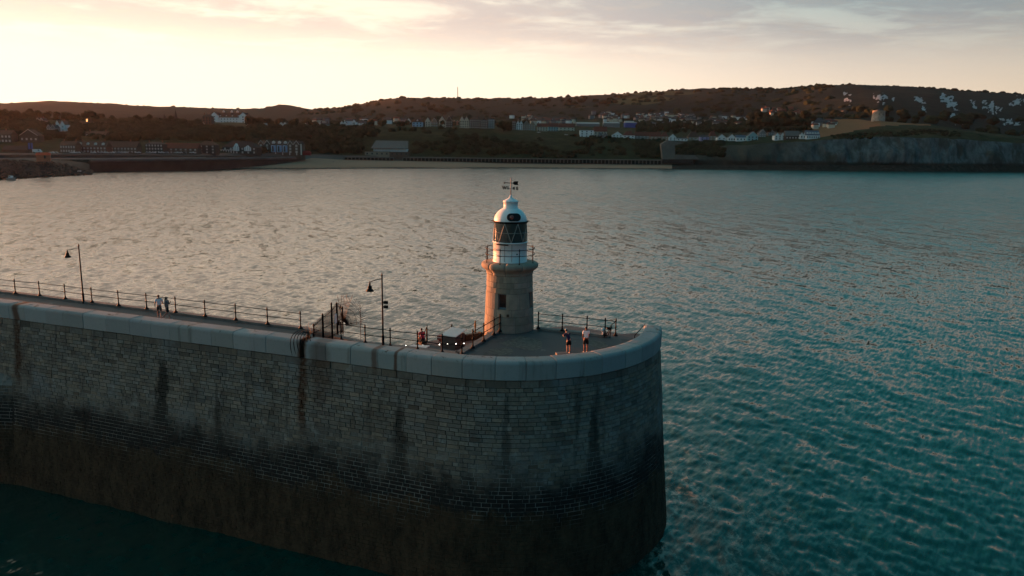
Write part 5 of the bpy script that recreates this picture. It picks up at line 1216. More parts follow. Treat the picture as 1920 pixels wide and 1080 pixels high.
# ------------------------------------------------------------------ rocks, hut, boat at the near harbour mouth
def rock_mound():
    r2 = random.Random(21); m = MB()
    ico = [Vector(v) for v in ((0, 0, 1), (0.894, 0, 0.447), (0.276, 0.851, 0.447), (-0.724, 0.526, 0.447), (-0.724, -0.526, 0.447), (0.276, -0.851, 0.447), (0.724, 0.526, -0.447), (-0.276, 0.851, -0.447), (-0.894, 0, -0.447), (-0.276, -0.851, -0.447), (0.724, -0.526, -0.447), (0, 0, -1))]
    IF = [(0, 1, 2), (0, 2, 3), (0, 3, 4), (0, 4, 5), (0, 5, 1), (1, 6, 2), (2, 7, 3), (3, 8, 4), (4, 9, 5), (5, 10, 1), (6, 7, 2), (7, 8, 3), (8, 9, 4), (9, 10, 5), (10, 6, 1), (11, 7, 6), (11, 8, 7), (11, 9, 8), (11, 10, 9), (11, 6, 10)]
    for _ in range(1500):
        px = r2.uniform(-140, 172); t_ = r2.random(); ytop = np.interp(px, [-140, 60, 120, 172], [299, 302, 308, 322]); ybot = np.interp(px, [-140, 0, 90, 172], [338, 334, 331, 327.5])
        Y = 455 + px * 0.42 + t_ * 45; p = at(px, ybot + (ytop - ybot) * t_, Y); p.z = max(p.z, -0.6); s_ = r2.uniform(0.7, 1.8); q = Matrix.Rotation(r2.random() * 6.3, 3, 'Z') @ Matrix.Rotation(r2.random() * 3, 3, 'X')
        sc = Vector((r2.uniform(0.8, 1.3), r2.uniform(0.7, 1.1), r2.uniform(0.6, 0.9))) * s_; g = r2.uniform(0.5, 1.3)
        m.add([p + q @ Vector((v.x * sc.x, v.y * sc.y, v.z * sc.z)) for v in ico], IF, (g, g, g))
    # bank under the rocks
    o = m.build('rock_armour', mat('armour_rock', (0.050, 0.042, 0.036), 0.95, 0.4, 0.4, 0.5, 1.5, coords='Position', tint=True)); tag(o, 'mound of dark armour rocks at the harbour mouth', None, None, 'stuff')
    bk = MB(); xs = list(np.arange(-160, 168, 16.0)); vs_ = []
    for px in xs:
        ytop = float(np.interp(px, [-140, 60, 120, 172], [300, 303, 310, 324])); Y = 455 + px * 0.42
        f = at(px, 336, Y); f.z = -1.5; tp_ = at(px, ytop, Y + 45); vs_ += [f, tp_, tp_ + Vector((0, 40, 0)), Vector((tp_.x, tp_.y + 45, -2))]
    fs = [(i * 4 + k, (i + 1) * 4 + k, (i + 1) * 4 + k + 1, i * 4 + k + 1) for i in range(len(xs) - 1) for k in range(3)]
    bk.add(vs_, fs, None, True); b_ = bk.build('harbour_bank', mat('bank_earth', (0.045, 0.038, 0.032), 0.95, 0.3, 0.1, coords='Position')); tag(b_, 'low dark bank behind the armour rocks', None, None, 'structure')
rock_mound()
def boat(label, px, py, Y, L_, hullc, group=None):
    p = at(px, py, Y); p.z = 0.05; o = thing('boat', label, 'boat', p, R(rng.uniform(-30, 30)), group); m = MB()
    secs = [(-0.5, 0.30, 0.32), (-0.2, 0.36, 0.33), (0.15, 0.33, 0.36), (0.38, 0.18, 0.42), (0.5, 0.02, 0.48)]; vs_ = []
    for x, hw, h in secs: vs_ += [(x * L_, -hw * L_ * 0.5, h * L_ * 0.5), (x * L_, -hw * L_ * 0.3, 0), (x * L_, hw * L_ * 0.3, 0), (x * L_, hw * L_ * 0.5, h * L_ * 0.5)]
    fs = [(i * 4 + k, i * 4 + k + 1, (i + 1) * 4 + k + 1, (i + 1) * 4 + k) for i in range(4) for k in range(3)] + [(0, 3, 2, 1)] + [(i * 4, (i + 1) * 4, (i + 1) * 4 + 3, i * 4 + 3) for i in range(4)]
    m.add(vs_, fs); m.build('hull', hullc, o); m = MB(); m.box((-0.05 * L_, 0, 0.26 * L_), (0.3 * L_, 0.22 * L_, 0.18 * L_)); cb = m.build('cabin', M_WHITE, o)
    m = MB(); m.box((-0.05 * L_, -0.112 * L_, 0.28 * L_), (0.22 * L_, 0.01 * L_, 0.06 * L_)); m.build('window', mat('dark_glass', (0.012, 0.014, 0.016)), cb)
boat('small pale boat lying at the foot of the armour rocks', 21, 331, 452, 7.0, mat('pale_hull', (0.35, 0.36, 0.36), 0.5, 0.2))
boat('small white motor boat moored inside the harbour near the rock tip', 149, 312, 536, 6.5, mat('pale_hull2', (0.3, 0.3, 0.32), 0.5, 0.2))

# ------------------------------------------------------------------ houses
def cm(name, c, r_=0.85): return mat('h_' + name, c, r_, 0.12, 0.6, coords='Object')
WALLC = dict(white=(0.74, 0.74, 0.75), cream=(0.56, 0.50, 0.41), brick=(0.12, 0.055, 0.042), brown=(0.10, 0.07, 0.055), grey=(0.20, 0.195, 0.20), blue=(0.26, 0.42, 0.58), dark=(0.045, 0.036, 0.034), orange=(0.50, 0.16, 0.09), buff=(0.28, 0.22, 0.17), violet_lit=(0.30, 0.28, 0.46), teal=(0.25, 0.42, 0.45), royal=(0.05, 0.10, 0.34))  # orange and violet put the light on two houses into their wall colour
ROOFC = dict(red=(0.13, 0.038, 0.026), slate=(0.050, 0.048, 0.055), brown=(0.075, 0.045, 0.035), grey=(0.12, 0.11, 0.105), pale=(0.36, 0.35, 0.34), dark=(0.028, 0.022, 0.022), bluegrey=(0.10, 0.12, 0.16))
G_WIN = mat('house_glass', (0.03, 0.035, 0.04), 0.15, 0.1, spec=0.6); G_WINL = mat('pale_window', (0.42, 0.41, 0.40), 0.5, 0.1); M_TRIM = mat('house_trim', (0.55, 0.54, 0.52), 0.7, 0.1)
_win = {}
def win_mesh(w_, h_, lit):  # lit is the pale window colour flag, as winpale in house()
    key = (round(w_, 1), round(h_, 1), lit)
    if key not in _win:
        m = MB(); m.box((0, 0, 0), (key[0], 0.16, key[1])); _win[key] = m.mesh('window', G_WINL if lit else G_WIN)
    return _win[key]
def house(label, px0, px1, pyb, pye, pyr, Y=None, wall='white', roof='red', style='gable', wins=(3, 2), winpale=True, cat='house', group=None, depth=9.0, rz=0.0, name='house', chim=1, dorm=0, ngab=1, drop=5.0, trim=True):
    """px0..px1 width, pyb base line, pye eaves line, pyr ridge line, all read in the photograph; Y depth"""
    pc = (px0 + px1) / 2; g = ground(pc, pyb) if Y is None else at(pc, pyb, Y); Y = g.y
    a, b_ = at(px0, pyb, Y), at(px1, pyb, Y); W_ = (b_ - a).length; he = at(pc, pye, Y).z - g.z; hr = at(pc, pyr, Y).z - g.z
    o = thing(name, label, cat, g, rz, group); mw = cm('wall_' + wall, WALLC[wall]); mr = cm('roof_' + roof, ROOFC[roof]); hw = W_ / 2; hd = depth / 2
    m = MB(); m.box((0, hd, (he - drop) / 2), (W_, depth, he + drop)); wl = m.build('wall', mw, o)
    e = 0.25; r_ = MB()
    if style == 'flat':
        r_.box((0, hd, he + 0.2), (W_ + 0.3, depth + 0.3, 0.4))
        if hr > he + 0.8: r_.box((0, hd, (he + hr) / 2), (W_ * 0.35, depth * 0.4, hr - he))
    elif style == 'side':       # ridge across, slopes to the front
        r_.add([(-hw - e, -e, he), (hw + e, -e, he), (hw + e, depth + e, he), (-hw - e, depth + e, he), (-hw - e, hd, hr), (hw + e, hd, hr)], [(0, 1, 5, 4), (2, 3, 4, 5), (1, 2, 5), (3, 0, 4), (3, 2, 1, 0)])
    elif style == 'hip':
        k = min(hw * 0.6, hd); r_.add([(-hw - e, -e, he), (hw + e, -e, he), (hw + e, depth + e, he), (-hw - e, depth + e, he), (-hw + k, hd, hr), (hw - k, hd, hr)], [(0, 1, 5, 4), (2, 3, 4, 5), (1, 2, 5), (3, 0, 4), (3, 2, 1, 0)])
    elif style == 'mono':
        r_.add([(-hw - 2, -2.5, he), (hw + 2, -2.5, he), (hw, depth + 1, hr), (-hw, depth + 1, hr), (-hw - 2, -2.5, he + 0.5), (hw + 2, -2.5, he + 0.5), (hw, depth + 1, hr + 0.5), (-hw, depth + 1, hr + 0.5)], [(3, 2, 1, 0), (4, 5, 6, 7), (0, 1, 5, 4), (1, 2, 6, 5), (2, 3, 7, 6), (3, 0, 4, 7)])
    else:                        # gables to the front
        for q in range(ngab):
            x0, x1 = -hw + W_ * q / ngab, -hw + W_ * (q + 1) / ngab; xm = (x0 + x1) / 2; ee = e / ngab
            r_.add([(x0 - ee, -e, he), (x1 + ee, -e, he), (xm, -e, hr + 0.2), (x0 - ee, depth, he), (x1 + ee, depth, he), (xm, depth, hr + 0.2), (x0 - ee, -e, he - 0.3), (x1 + ee, -e, he - 0.3)], [(0, 2, 5, 3), (2, 1, 4, 5), (3, 5, 4)])
            gb = MB(); gb.extr([(x0 + 0.05, he - 0.05), (x1 - 0.05, he - 0.05), (xm, hr - 0.15)], (0, 0, 0), (1, 0, 0), (0, 0, 1), (0, 1, 0), 0.0, 0.3); gb.build('gable', mw, o)
            if trim:
                t_ = MB(); t_.tube([(x0, -e - 0.02, he), (xm, -e - 0.02, hr + 0.15), (x1, -e - 0.02, he)], 0.18, 4); t_.build('bargeboard', M_TRIM, o)
    rf = r_.build('roof', mr, o)
    for q in range(chim):
        x = -hw * 0.75 + (W_ * 0.75) * q / max(1, chim - 1) if chim > 1 else hw * 0.45
        c = MB(); c.box((x, hd, hr + 0.3), (0.9, 0.7, 2.4)); c.build('chimney', cm('wall_brick', WALLC['brick']), rf)
    for q in range(dorm):
        x = -hw + W_ * (q + 0.5) / dorm; zz = he + (hr - he) * 0.30; dw = min(1.0, W_ / dorm * 0.33)
        d_ = MB(); d_.extr([(x - dw, zz), (x + dw, zz), (x + dw, zz + 1.2), (x, zz + 2.0), (x - dw, zz + 1.2)], (0, 0, 0), (1, 0, 0), (0, 0, 1), (0, 1, 0), hd * 0.22, hd * 0.8); d_.build('dormer', M_TRIM, rf)
    nc, nr = wins
    if nc and nr:
        fh = he / nr; ww = min(1.5, W_ / nc * 0.52); wh = min(1.7, fh * 0.55)
        for r in range(nr):
            for c in range(nc):
                wo_ = link('window', win_mesh(ww, wh, winpale), o, (-hw + W_ * (c + 0.5) / nc, -0.06, fh * (r + 0.52)))
    return o

def row(items, fmt, group, **common):
    for it in items:
        kw = dict(common); kw.update(it[-1] if isinstance(it[-1], dict) else {}); args = it[:-1] if isinstance(it[-1], dict) else it
        house(args[0], *args[1:], group=group, **kw)

# sea-front terrace behind the promenade
SF = 'houses along the sea front'
row([
    ('brown terrace house with white windows at the left end of the sea-front row', 113, 142, 287, 272, 264.5, dict(wall='brown', roof='brown', style='side', wins=(6, 2), chim=2)),
    ('red brick terrace with twin dormers in the sea-front row', 143, 200, 287, 275, 265, dict(wall='brick', roof='brown', style='side', wins=(9, 2), dorm=4, chim=2)),
    ('long brown-roofed terrace in the sea-front row', 201, 257, 287.5, 276, 265, dict(wall='brown', roof='brown', style='side', wins=(9, 2), chim=1)),
    ('tall dark house with three floors of white windows on the sea front', 273, 306, 288, 270, 266, dict(wall='dark', roof='slate', style='hip', wins=(6, 3), chim=2)),
    ('long low red-roofed terrace on the sea front', 308, 371, 288.5, 278, 268, dict(wall='brown', roof='red', style='side', wins=(7, 2), chim=0)),
    ('brown house with tall chimney stack beside the half-timbered inn', 372, 405, 288.5, 272, 264.5, dict(wall='dark', roof='brown', style='hip', wins=(3, 3), chim=1)),
    ('broad half-timbered inn with hipped roof and white gable on the sea front', 417, 482, 289, 276, 264.5, dict(wall='dark', roof='dark', style='hip', wins=(6, 2), chim=0, depth=14)),
    ('brick flats with four pale-edged gables and blue-white bays on the sea front', 486, 565, 290, 270.5, 264, dict(wall='brown', roof='dark', style='side', wins=(0, 0), chim=0, depth=14)),
], None, SF)
flats = COL.objects['house.007'] if 'house.007' in COL.objects else None
def annex(parent_label, fn):
    for o in COL.objects:
        if o.get('label') == parent_label: fn(o); return
def flats_detail(o):
    Y = o.location.y; sc = Y / FPX
    def X(px): return (px - (486 + 565) / 2) * sc * 1.0
    for i, (a, b_) in enumerate(((486, 496.5), (497, 508), (540, 550), (551, 562))):
        w_ = X(b_) - X(a); xm = (X(a) + X(b_)) / 2; hw = w_ / 2; he, hr = 18.5 * sc, 25.5 * sc
        m = MB(); m.extr([(xm - hw, -3), (xm + hw, -3), (xm + hw, he), (xm, hr), (xm - hw, he)], (0, 0, 0), (1, 0, 0), (0, 0, 1), (0, 1, 0), -1.2, 0.5); m.build('gabled_bay', cm('wall_brown', WALLC['brown']), o)
        m = MB(); m.tube([(xm - hw, -1.25, he), (xm, -1.25, hr + 0.1), (xm + hw, -1.25, he)], 0.28, 4); m.build('bargeboard', M_TRIM, o)
        for k in range(3): link('window', win_mesh(1.9, 2.0, True), o, (xm, -1.25, (3.5 + 5.5 * k) * sc + 1))
    for i in range(3):
        xm = X(513.5 + 10.8 * i); w_ = 4.6 * sc
        m = MB(); m.lathe([(w_, 4.5 * sc), (w_, 16.5 * sc), (w_ * 0.9, 17 * sc)], 12, c=(xm, 0.3, 0), a0=math.pi, a1=2 * math.pi); m.build('rounded_bay', cm('bay_blue', (0.30, 0.42, 0.58)), o)
        m = MB(); m.box((xm, -w_ * 0.9, 10.5 * sc), (w_ * 0.6, 0.6, 10 * sc)); m.build('window', G_WIN, o)
        m = MB(); m.extr([(-1.2, 0), (1.2, 0), (1.2, 1.6), (0, 2.6), (-1.2, 1.6)], (xm, -0.2, 20 * sc), (1, 0, 0), (0, 0, 1), (0, 1, 0), 0, 3.0); m.build('dormer', M_TRIM, o)
    for i in range(6):
        m = MB(); m.box((X(492 + 13 * i), -1.6, 2.0 * sc), (0.7, 0.5, 5 * sc)); m.build('pillar', M_TRIM, o)
    m = MB(); m.box((X(564.6), -0.3, 10 * sc), (0.9, 1.2, 20 * sc)); m.build('corner_pilaster', M_TRIM, o)
annex('brick flats with four pale-edged gables and blue-white bays on the sea front', flats_detail)
def inn_detail(o):
    Y = o.location.y; sc = Y / FPX
    def X(px): return (px - 449.5) * sc
    for (a, b_, he, hr) in ((438, 449, 12 * sc, 19.5 * sc), (459, 471, 12 * sc, 16 * sc)):
        xm = (X(a) + X(b_)) / 2; hw = (X(b_) - X(a)) / 2
        m = MB(); m.extr([(xm - hw, he - 3), (xm + hw, he - 3), (xm + hw, he), (xm, hr), (xm - hw, he)], (0, 0, 0), (1, 0, 0), (0, 0, 1), (0, 1, 0), -1.0, 3); m.build('white_gable', cm('wall_white', WALLC['white']), o)
        for k in range(3): m = MB(); m.box((xm - hw * 0.6 + hw * 0.6 * k, -1.06, he - 0.6), (0.25, 0.1, 4.0)); m.build('timber', cm('wall_dark', WALLC['dark']), o)
    for k in range(6): m = MB(); m.box((X(417 + 4.6 * k), -2.0, 1.6), (0.6, 0.6, 3.6)); m.build('arcade_post', M_TRIM, o)
    m = MB(); m.box((X(428.5), -1.6, 3.6), (X(441) - X(416), 1.6, 0.6)); m.build('arcade_beam', M_TRIM, o)
annex('broad half-timbered inn with hipped roof and white gable on the sea front', inn_detail)

# west side: harbour sheds, gables and villas on the wooded slope
WS = 'buildings above the harbour'
row([
    ('long black harbour shed with pale rooflights', 4, 52, 286, 281, 273, dict(wall='dark', roof='dark', style='side', wins=(0, 0), chim=0, cat='shed')),
    ('brown block with white windows at the far left edge above the shed', -30, 22, 268, 252, 244, dict(wall='brown', roof='brown', style='side', wins=(8, 2), chim=1)),
    ('brown hall with pale-edged gable above the harbour shed', 38, 72, 268, 254, 243, dict(wall='brown', roof='brown', style='gable', wins=(4, 1), chim=0)),
    ('white and grey villa standing among dark trees on the left slope', 68, 82, 236, 226, 221, dict(wall='grey', roof='slate', style='gable', ngab=2, wins=(3, 2))),
    ('grey house with pale window trims on the left slope', 88, 104, 250, 240, 234, dict(wall='grey', roof='slate', style='gable', ngab=2, wins=(4, 2))),
    ('white gabled house with steep roof on the left slope', 104, 123, 248, 234, 226, dict(wall='white', roof='brown', style='gable', ngab=2, wins=(2, 2))),
    ('long low flat-roofed building with a glinting window on the left skyline trees', 128, 200, 236, 229, 228, dict(wall='brown', roof='grey', style='flat', wins=(0, 0), chim=0)),
    ('wide grey-brown house half hidden by trees below the glinting window', 160, 200, 258, 250, 246, dict(wall='brown', roof='brown', style='side', wins=(6, 1), chim=2)),
    ('pair of low pale-roofed buildings beside the big hotel', 356, 378, 236, 232, 228.5, dict(wall='brown', roof='pale', style='side', wins=(4, 1), chim=0)),
    ('small white house on the slope at the foot of the hotel garden', 462, 468, 240, 236, 233, dict(wall='white', roof='slate', style='gable', wins=(1, 1), chim=0)),
    ('dark brick block left of the big hotel', 380, 396, 233, 219, 214, dict(wall='brick', roof='dark', style='hip', wins=(3, 3), winpale=False, chim=2)),
], None, WS)
house('long dark-roofed hotel with white gabled pavilions and three pale domes', 396, 464, 231, 221, 211, None, 'white', 'dark', 'side', (12, 2), False, 'hotel', None, 14.0, 0, 'hotel', 0, 6)
def hotel_detail(o):
    Y = o.location.y; sc = Y / FPX
    def X(px): return (px - 430) * sc
    for (a, b_) in ((396.5, 411), (449, 463.5)):
        xm = (X(a) + X(b_)) / 2; hw = (X(b_) - X(a)) / 2; he, hr = 13.5 * sc, 19.5 * sc
        m = MB(); m.extr([(xm - hw, -3), (xm + hw, -3), (xm + hw, he), (xm, hr), (xm - hw, he)], (0, 0, 0), (1, 0, 0), (0, 0, 1), (0, 1, 0), -2.0, 6); m.build('pavilion', cm('wall_white', WALLC['white']), o)
        m = MB(); m.add([(xm - hw - 0.3, -2.3, he - 0.2), (xm, -2.3, hr + 0.2), (xm + hw + 0.3, -2.3, he - 0.2), (xm - hw - 0.3, 7, he - 0.2), (xm, 7, hr + 0.2), (xm + hw + 0.3, 7, he - 0.2)], [(0, 1, 4, 3), (1, 2, 5, 4)]); m.build('pavilion_roof', cm('roof_dark', ROOFC['dark']), o)
        for k in range(3): link('window', win_mesh(2.6, 1.8, False), o, (xm, -2.05, (2.5 + 4.4 * k) * sc))
    for px in (418, 433, 443.5):
        m = MB(); m.lathe([(2.1 * sc, 0), (2.1 * sc, 1.2 * sc), (1.9 * sc, 2.2 * sc), (1.2 * sc, 3.3 * sc), (0, 3.9 * sc)], 14, c=(X(px), 7, 19.5 * sc)); m.build('dome', cm('dome_pale', (0.52, 0.48, 0.48)), o)
    m = MB(); m.box((X(430), -0.4, 10.3 * sc), (X(449) - X(411), 0.5, 0.6)); m.build('parapet', M_TRIM, o)
annex('long dark-roofed hotel with white gabled pavilions and three pale domes', hotel_detail)
for (px, top_, base, wpx, lab) in ((310, 214, 240, 7, 'dark pointed church spire among trees left of the hotel'), (331, 206, 240, 6, 'slimmer dark church spire nearest the hotel')):
    g = at(px, base, 905); sc = 905 / FPX; o = thing('church_spire', lab, 'spire', g, 0, 'church spires'); m = MB(); m.box((0, 0, (base - top_) * sc * 0.25), (wpx * sc * 0.8, wpx * sc * 0.8, (base - top_) * sc * 0.5)); m.build('tower', cm('wall_dark', WALLC['dark']), o)
    m = MB(); m.lathe([(wpx * sc * 0.52, (base - top_) * sc * 0.5), (0.05, (base - top_) * sc)], 8, smooth=False); m.build('spire', cm('roof_dark', ROOFC['dark']), o)
# window above the trees, its sunset glint painted as emission
def glint():
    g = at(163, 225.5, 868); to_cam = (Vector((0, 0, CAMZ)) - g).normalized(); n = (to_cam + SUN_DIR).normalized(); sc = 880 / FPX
    o = thing('conservatory', 'small glazed box with emissive orange sun-glint panes above the trees on the left slope', 'conservatory', g)
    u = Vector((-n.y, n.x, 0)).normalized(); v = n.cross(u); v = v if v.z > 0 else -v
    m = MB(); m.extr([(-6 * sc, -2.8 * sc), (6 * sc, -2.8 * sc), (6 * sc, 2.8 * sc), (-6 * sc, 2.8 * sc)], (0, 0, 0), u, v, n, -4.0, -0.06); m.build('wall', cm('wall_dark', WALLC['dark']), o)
    gm = bpy.data.materials.new('glint_glow'); gm.use_nodes = True; b = gm.node_tree.nodes['Principled BSDF']; b.inputs['Base Color'].default_value = (0.3, 0.2, 0.1, 1); b.inputs['Emission Color'].default_value = (1.0, 0.42, 0.14, 1); b.inputs['Emission Strength'].default_value = 0.55
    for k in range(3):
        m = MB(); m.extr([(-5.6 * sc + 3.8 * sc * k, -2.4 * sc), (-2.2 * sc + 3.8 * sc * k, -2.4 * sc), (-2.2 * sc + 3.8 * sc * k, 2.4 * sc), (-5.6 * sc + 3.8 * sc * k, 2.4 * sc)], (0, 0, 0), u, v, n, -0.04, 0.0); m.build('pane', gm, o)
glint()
# red hut with grey roof
g = at(81, 297, 520); house('small red timber hut with grey roof on the harbour bank', 70, 92, 297, 291, 286, 520, 'orange', 'pale', 'side', (0, 0), True, 'hut', None, 6.0, R(25), 'hut', 0, drop=2.0)
bpy.data.materials['h_wall_orange'].node_tree
o = COL.objects['hut']; o.children[0].data.materials[0] = mat('hut_red', (0.62, 0.060, 0.020), 0.8, 0.15, 0.5)
m = MB(); m.box((1.0, -0.05, 1.0), (1.1, 0.14, 2.0)); m.build('door', cm('wall_dark', WALLC['dark']), o)
tp_ = at(575, 291, 745); o = thing('marquee', 'red marquee tent beside the brick flats', 'tent', tp_); sc = 745 / FPX
m = MB(); m.box((0, 0, 1.4), (15 * sc, 5, 2.8)); m.build('side', mat('marquee_red', (0.30, 0.02, 0.022), 0.8, 0.1), o); m = MB(); m.add([(-8 * sc, -2.8, 2.7), (8 * sc, -2.8, 2.7), (8 * sc, 2.8, 2.7), (-8 * sc, 2.8, 2.7), (-5 * sc, 0, 4.2), (5 * sc, 0, 4.2)], [(0, 1, 5, 4), (1, 2, 5), (2, 3, 4, 5), (3, 0, 4)]); m.build('canopy', mat('marquee_red', (0.3, 0.02, 0.022)), o)
# two blue banners and a white van by the shed
for px, lab in ((55.5, 'blue banner board nearer the black harbour shed'), (60.5, 'blue banner board nearer the white van')):
    p = at(px, 283, 585); o = thing('banner', lab, 'banner', p, 0, 'blue banners'); m = MB(); m.box((0, 0, 3.6), (1.5, 0.1, 4.6)); m.build('cloth', mat('banner_blue', (0.08, 0.12, 0.34), 0.8, 0.2), o); m = MB(); m.tube([(-0.7, 0, -1), (-0.7, 0, 6.2)], 0.07, 6); m.build('pole', M_IRON, o)

# grey-roofed pavilion above the colonnade
house('wide pavilion with broad grey sloping roof above the beach', 700, 762, 287, 279, 264.5, 843, 'white', 'grey', 'mono', (0, 0), True, 'pavilion', None, 16.0, 0, 'pavilion', 0, drop=8)
house('low brown walled terrace in front of the grey-roofed pavilion', 684, 730, 292, 284.5, 284, 832, 'buff', 'brown', 'flat', (5, 1), False, 'terrace', None, 8.0, 0, 'terrace_building', 0, drop=4)
house('low brown kiosk block in front of the pavilion on the right', 731, 766, 292, 285.5, 285, 834, 'brown', 'brown', 'flat', (4, 1), False, 'kiosk', None, 8.0, 0, 'kiosk', 0, drop=4)

# clifftop houses
CT = 'houses along the cliff top'
ordw = ['first', 'second', 'third', 'fourth', 'fifth', 'sixth', 'seventh', 'eighth', 'ninth', 'tenth', 'eleventh', 'twelfth', 'thirteenth', 'fourteenth']
left_of_blue = [(753, 771, 234, 228, 222, 'white', 'slate', 'gable', 2), (725, 733, 234, 229, 225, 'grey', 'slate', 'gable', 1), (711, 719, 235, 229, 224, 'cream', 'slate', 'gable', 1), (690, 708, 235, 230, 226, 'grey', 'slate', 'gable', 2),
                (668, 686, 236.5, 231, 227, 'white', 'slate', 'side', 1), (660, 668, 237, 229, 224.5, 'white', 'slate', 'gable', 1), (638, 650, 236, 231, 227, 'white', 'brown', 'gable', 2), (604, 616, 238, 234, 230, 'teal', 'slate', 'side', 1), (597, 603, 237, 233, 229, 'white', 'slate', 'gable', 1), (570, 576, 238, 234, 231, 'white', 'brown', 'gable', 1), (524, 538, 238, 233, 229, 'white', 'brown', 'gable', 2), (494, 497, 236, 231, 230, 'white', 'slate', 'flat', 1)]
for k, (a, b_, yb, ye, yr, wc, rc, st, ng) in enumerate(left_of_blue):
    house('%s clifftop house, %s to the left of the pale blue house' % ({'teal': 'pale teal'}.get(wc, wc), ordw[k]), a, b_, yb, ye, yr, None, wc, rc, st, (max(1, int((b_ - a) / 5)), 2 if yb - ye > 5 else 1), wc in ('grey', 'brown'), 'house', CT, ngab=ng, chim=1)
house('pale blue house on the cliff top with hipped dark roof', 773, 792, 238, 229, 222, None, 'blue', 'dark', 'hip', (3, 2), False, 'house', CT, dorm=1)
right_of_blue = [(797, 807, 238, 228, 220.5, 'cream', 'dark', 'gable', 1), (808, 820, 238, 229, 221.5, 'buff', 'dark', 'gable', 1), (823, 835, 239, 227, 218.5, 'cream', 'dark', 'gable', 1), (836, 848, 239, 227, 217.5, 'brown', 'dark', 'gable', 1), (848.5, 861, 237, 229, 226, 'orange', 'brown', 'gable', 2), (862, 879, 240, 226, 218.5, 'cream', 'red', 'gable', 2), (880, 900, 241, 224, 219, 'dark', 'brown', 'hip', 1), (901, 914, 242, 225, 221.5, 'dark', 'dark', 'flat', 1), (915, 927, 242, 223.5, 222, 'grey', 'dark', 'flat', 1), (960, 967, 244, 227, 224.5, 'brown', 'red', 'flat', 1), (968, 980, 244, 232, 226, 'white', 'slate', 'gable', 2), (981, 1004, 245, 234, 226.5, 'buff', 'brown', 'gable', 2)]
for k, (a, b_, yb, ye, yr, wc, rc, st, ng) in enumerate(right_of_blue):
    house('%s %s, %s to the right of the pale blue clifftop house' % ({'orange': 'sunlight-coloured orange'}.get(wc, wc), 'flat-roofed block' if st == 'flat' else 'gabled house' if st == 'gable' else 'house', ordw[k]), a, b_, yb, ye, yr, None, wc, rc, st, (max(2, int((b_ - a) / 4)), 4 if yb - ye > 15 else 3 if yb - ye > 9 else 2), wc in ('dark', 'brown', 'buff', 'grey'), 'house', CT, ngab=ng, chim=1 if st != 'flat' else 0)
right_row = [(1007, 1027, 246, 238, 231, 'cream', 'red', 'side', 1), (1028, 1047, 246.5, 238, 230.5, 'teal', 'red', 'side', 1), (1048, 1077, 247, 239, 231, 'cream', 'red', 'side', 1)]
for k, (a, b_, yb, ye, yr, wc, rc, st, ng) in enumerate(right_row):
    house('red-roofed %s terrace, %s to the left of the white three-bay flats' % ({'teal': 'bluish'}.get(wc, wc), ordw[2 - k]), a, b_, yb, ye, yr, None, wc, rc, st, (4, 2), False, 'house', CT, chim=2)
house('white three-bay modern flats with balconies on the cliff top', 1087, 1113, 257.5, 244.5, 243.5, None, 'white', 'bluegrey', 'flat', (3, 3), False, 'flats', CT, chim=0)
after_flats = [(1114, 1138, 257, 247, 237, 'cream', 'red', 'side', 1), (1122, 1139, 259, 253, 248, 'grey', 'slate', 'gable', 2), (1148, 1167, 259.5, 253, 247, 'white', 'brown', 'gable', 1), (1168, 1190, 262, 254, 246, 'white', 'red', 'hip', 1), (1191, 1218, 262, 255, 247, 'grey', 'red', 'side', 1), (1219, 1239, 263, 256, 247.5, 'buff', 'red', 'side', 1), (1240, 1253, 263, 256, 248, 'buff', 'red', 'hip', 1), (1254, 1268, 264, 257.5, 251.5, 'white', 'slate', 'gable', 1), (1269, 1289, 264, 260, 257.5, 'white', 'slate', 'side', 1), (1290, 1311, 263, 257, 246.5, 'buff', 'brown', 'hip', 1), (1313, 1329, 264, 257, 253, 'violet_lit', 'slate', 'side', 1), (1330, 1343, 263, 255, 246, 'buff', 'red', 'hip', 1), (1345, 1361, 265, 258, 252, 'white', 'slate', 'gable', 1)]
for k, (a, b_, yb, ye, yr, wc, rc, st, ng) in enumerate(after_flats):
    house('%s-walled %s-roofed house, %s to the right of the white three-bay flats' % (wc, rc, ordw[k]), a, b_, yb, ye, yr, None, wc, rc, st, (max(2, int((b_ - a) / 6)), 2 if yb - ye > 6 else 1), wc in ('grey', 'buff'), 'house', CT, ngab=ng, chim=1)
end_row = [(1365, 1379, 264.5, 258, 252, 'white', 'slate', 'gable', 1), (1380, 1399, 264.5, 258, 253, 'white', 'bluegrey', 'side', 1), (1401, 1421, 264, 255, 247, 'teal', 'slate', 'gable', 1), (1423, 1436, 258, 250, 243, 'grey', 'slate', 'gable', 1), (1440, 1453, 256, 249, 244, 'grey', 'brown', 'gable', 1), (1452, 1472, 262.5, 254.5, 249, 'white', 'slate', 'gable', 2)]
for k, (a, b_, yb, ye, yr, wc, rc, st, ng) in enumerate(end_row):
    house('%s clifftop house, %s to the left of the long white building' % ({'teal': 'pale teal'}.get(wc, wc), ordw[5 - k]), a, b_, yb, ye, yr, None, wc, rc, st, (3, 1 if yb - ye < 7 else 2), wc == 'grey', 'house', CT, ngab=ng, chim=1)
house('long white building with grey roof and gable wings at the end of the clifftop row', 1473, 1500, 262, 255, 245, None, 'dark', 'grey', 'side', (5, 1), True, 'house', CT, chim=1, depth=12)
house('white gabled wing next to the long white building', 1500, 1511, 261, 252.5, 248.5, None, 'white', 'slate', 'gable', (2, 1), False, 'house', CT, chim=1, ngab=2)
house('white building with blue-grey mansard roof nearest the brown field', 1512, 1537, 260.5, 254, 244.5, None, 'white', 'bluegrey', 'side', (6, 1), False, 'house', CT, chim=0, dorm=5, depth=12)
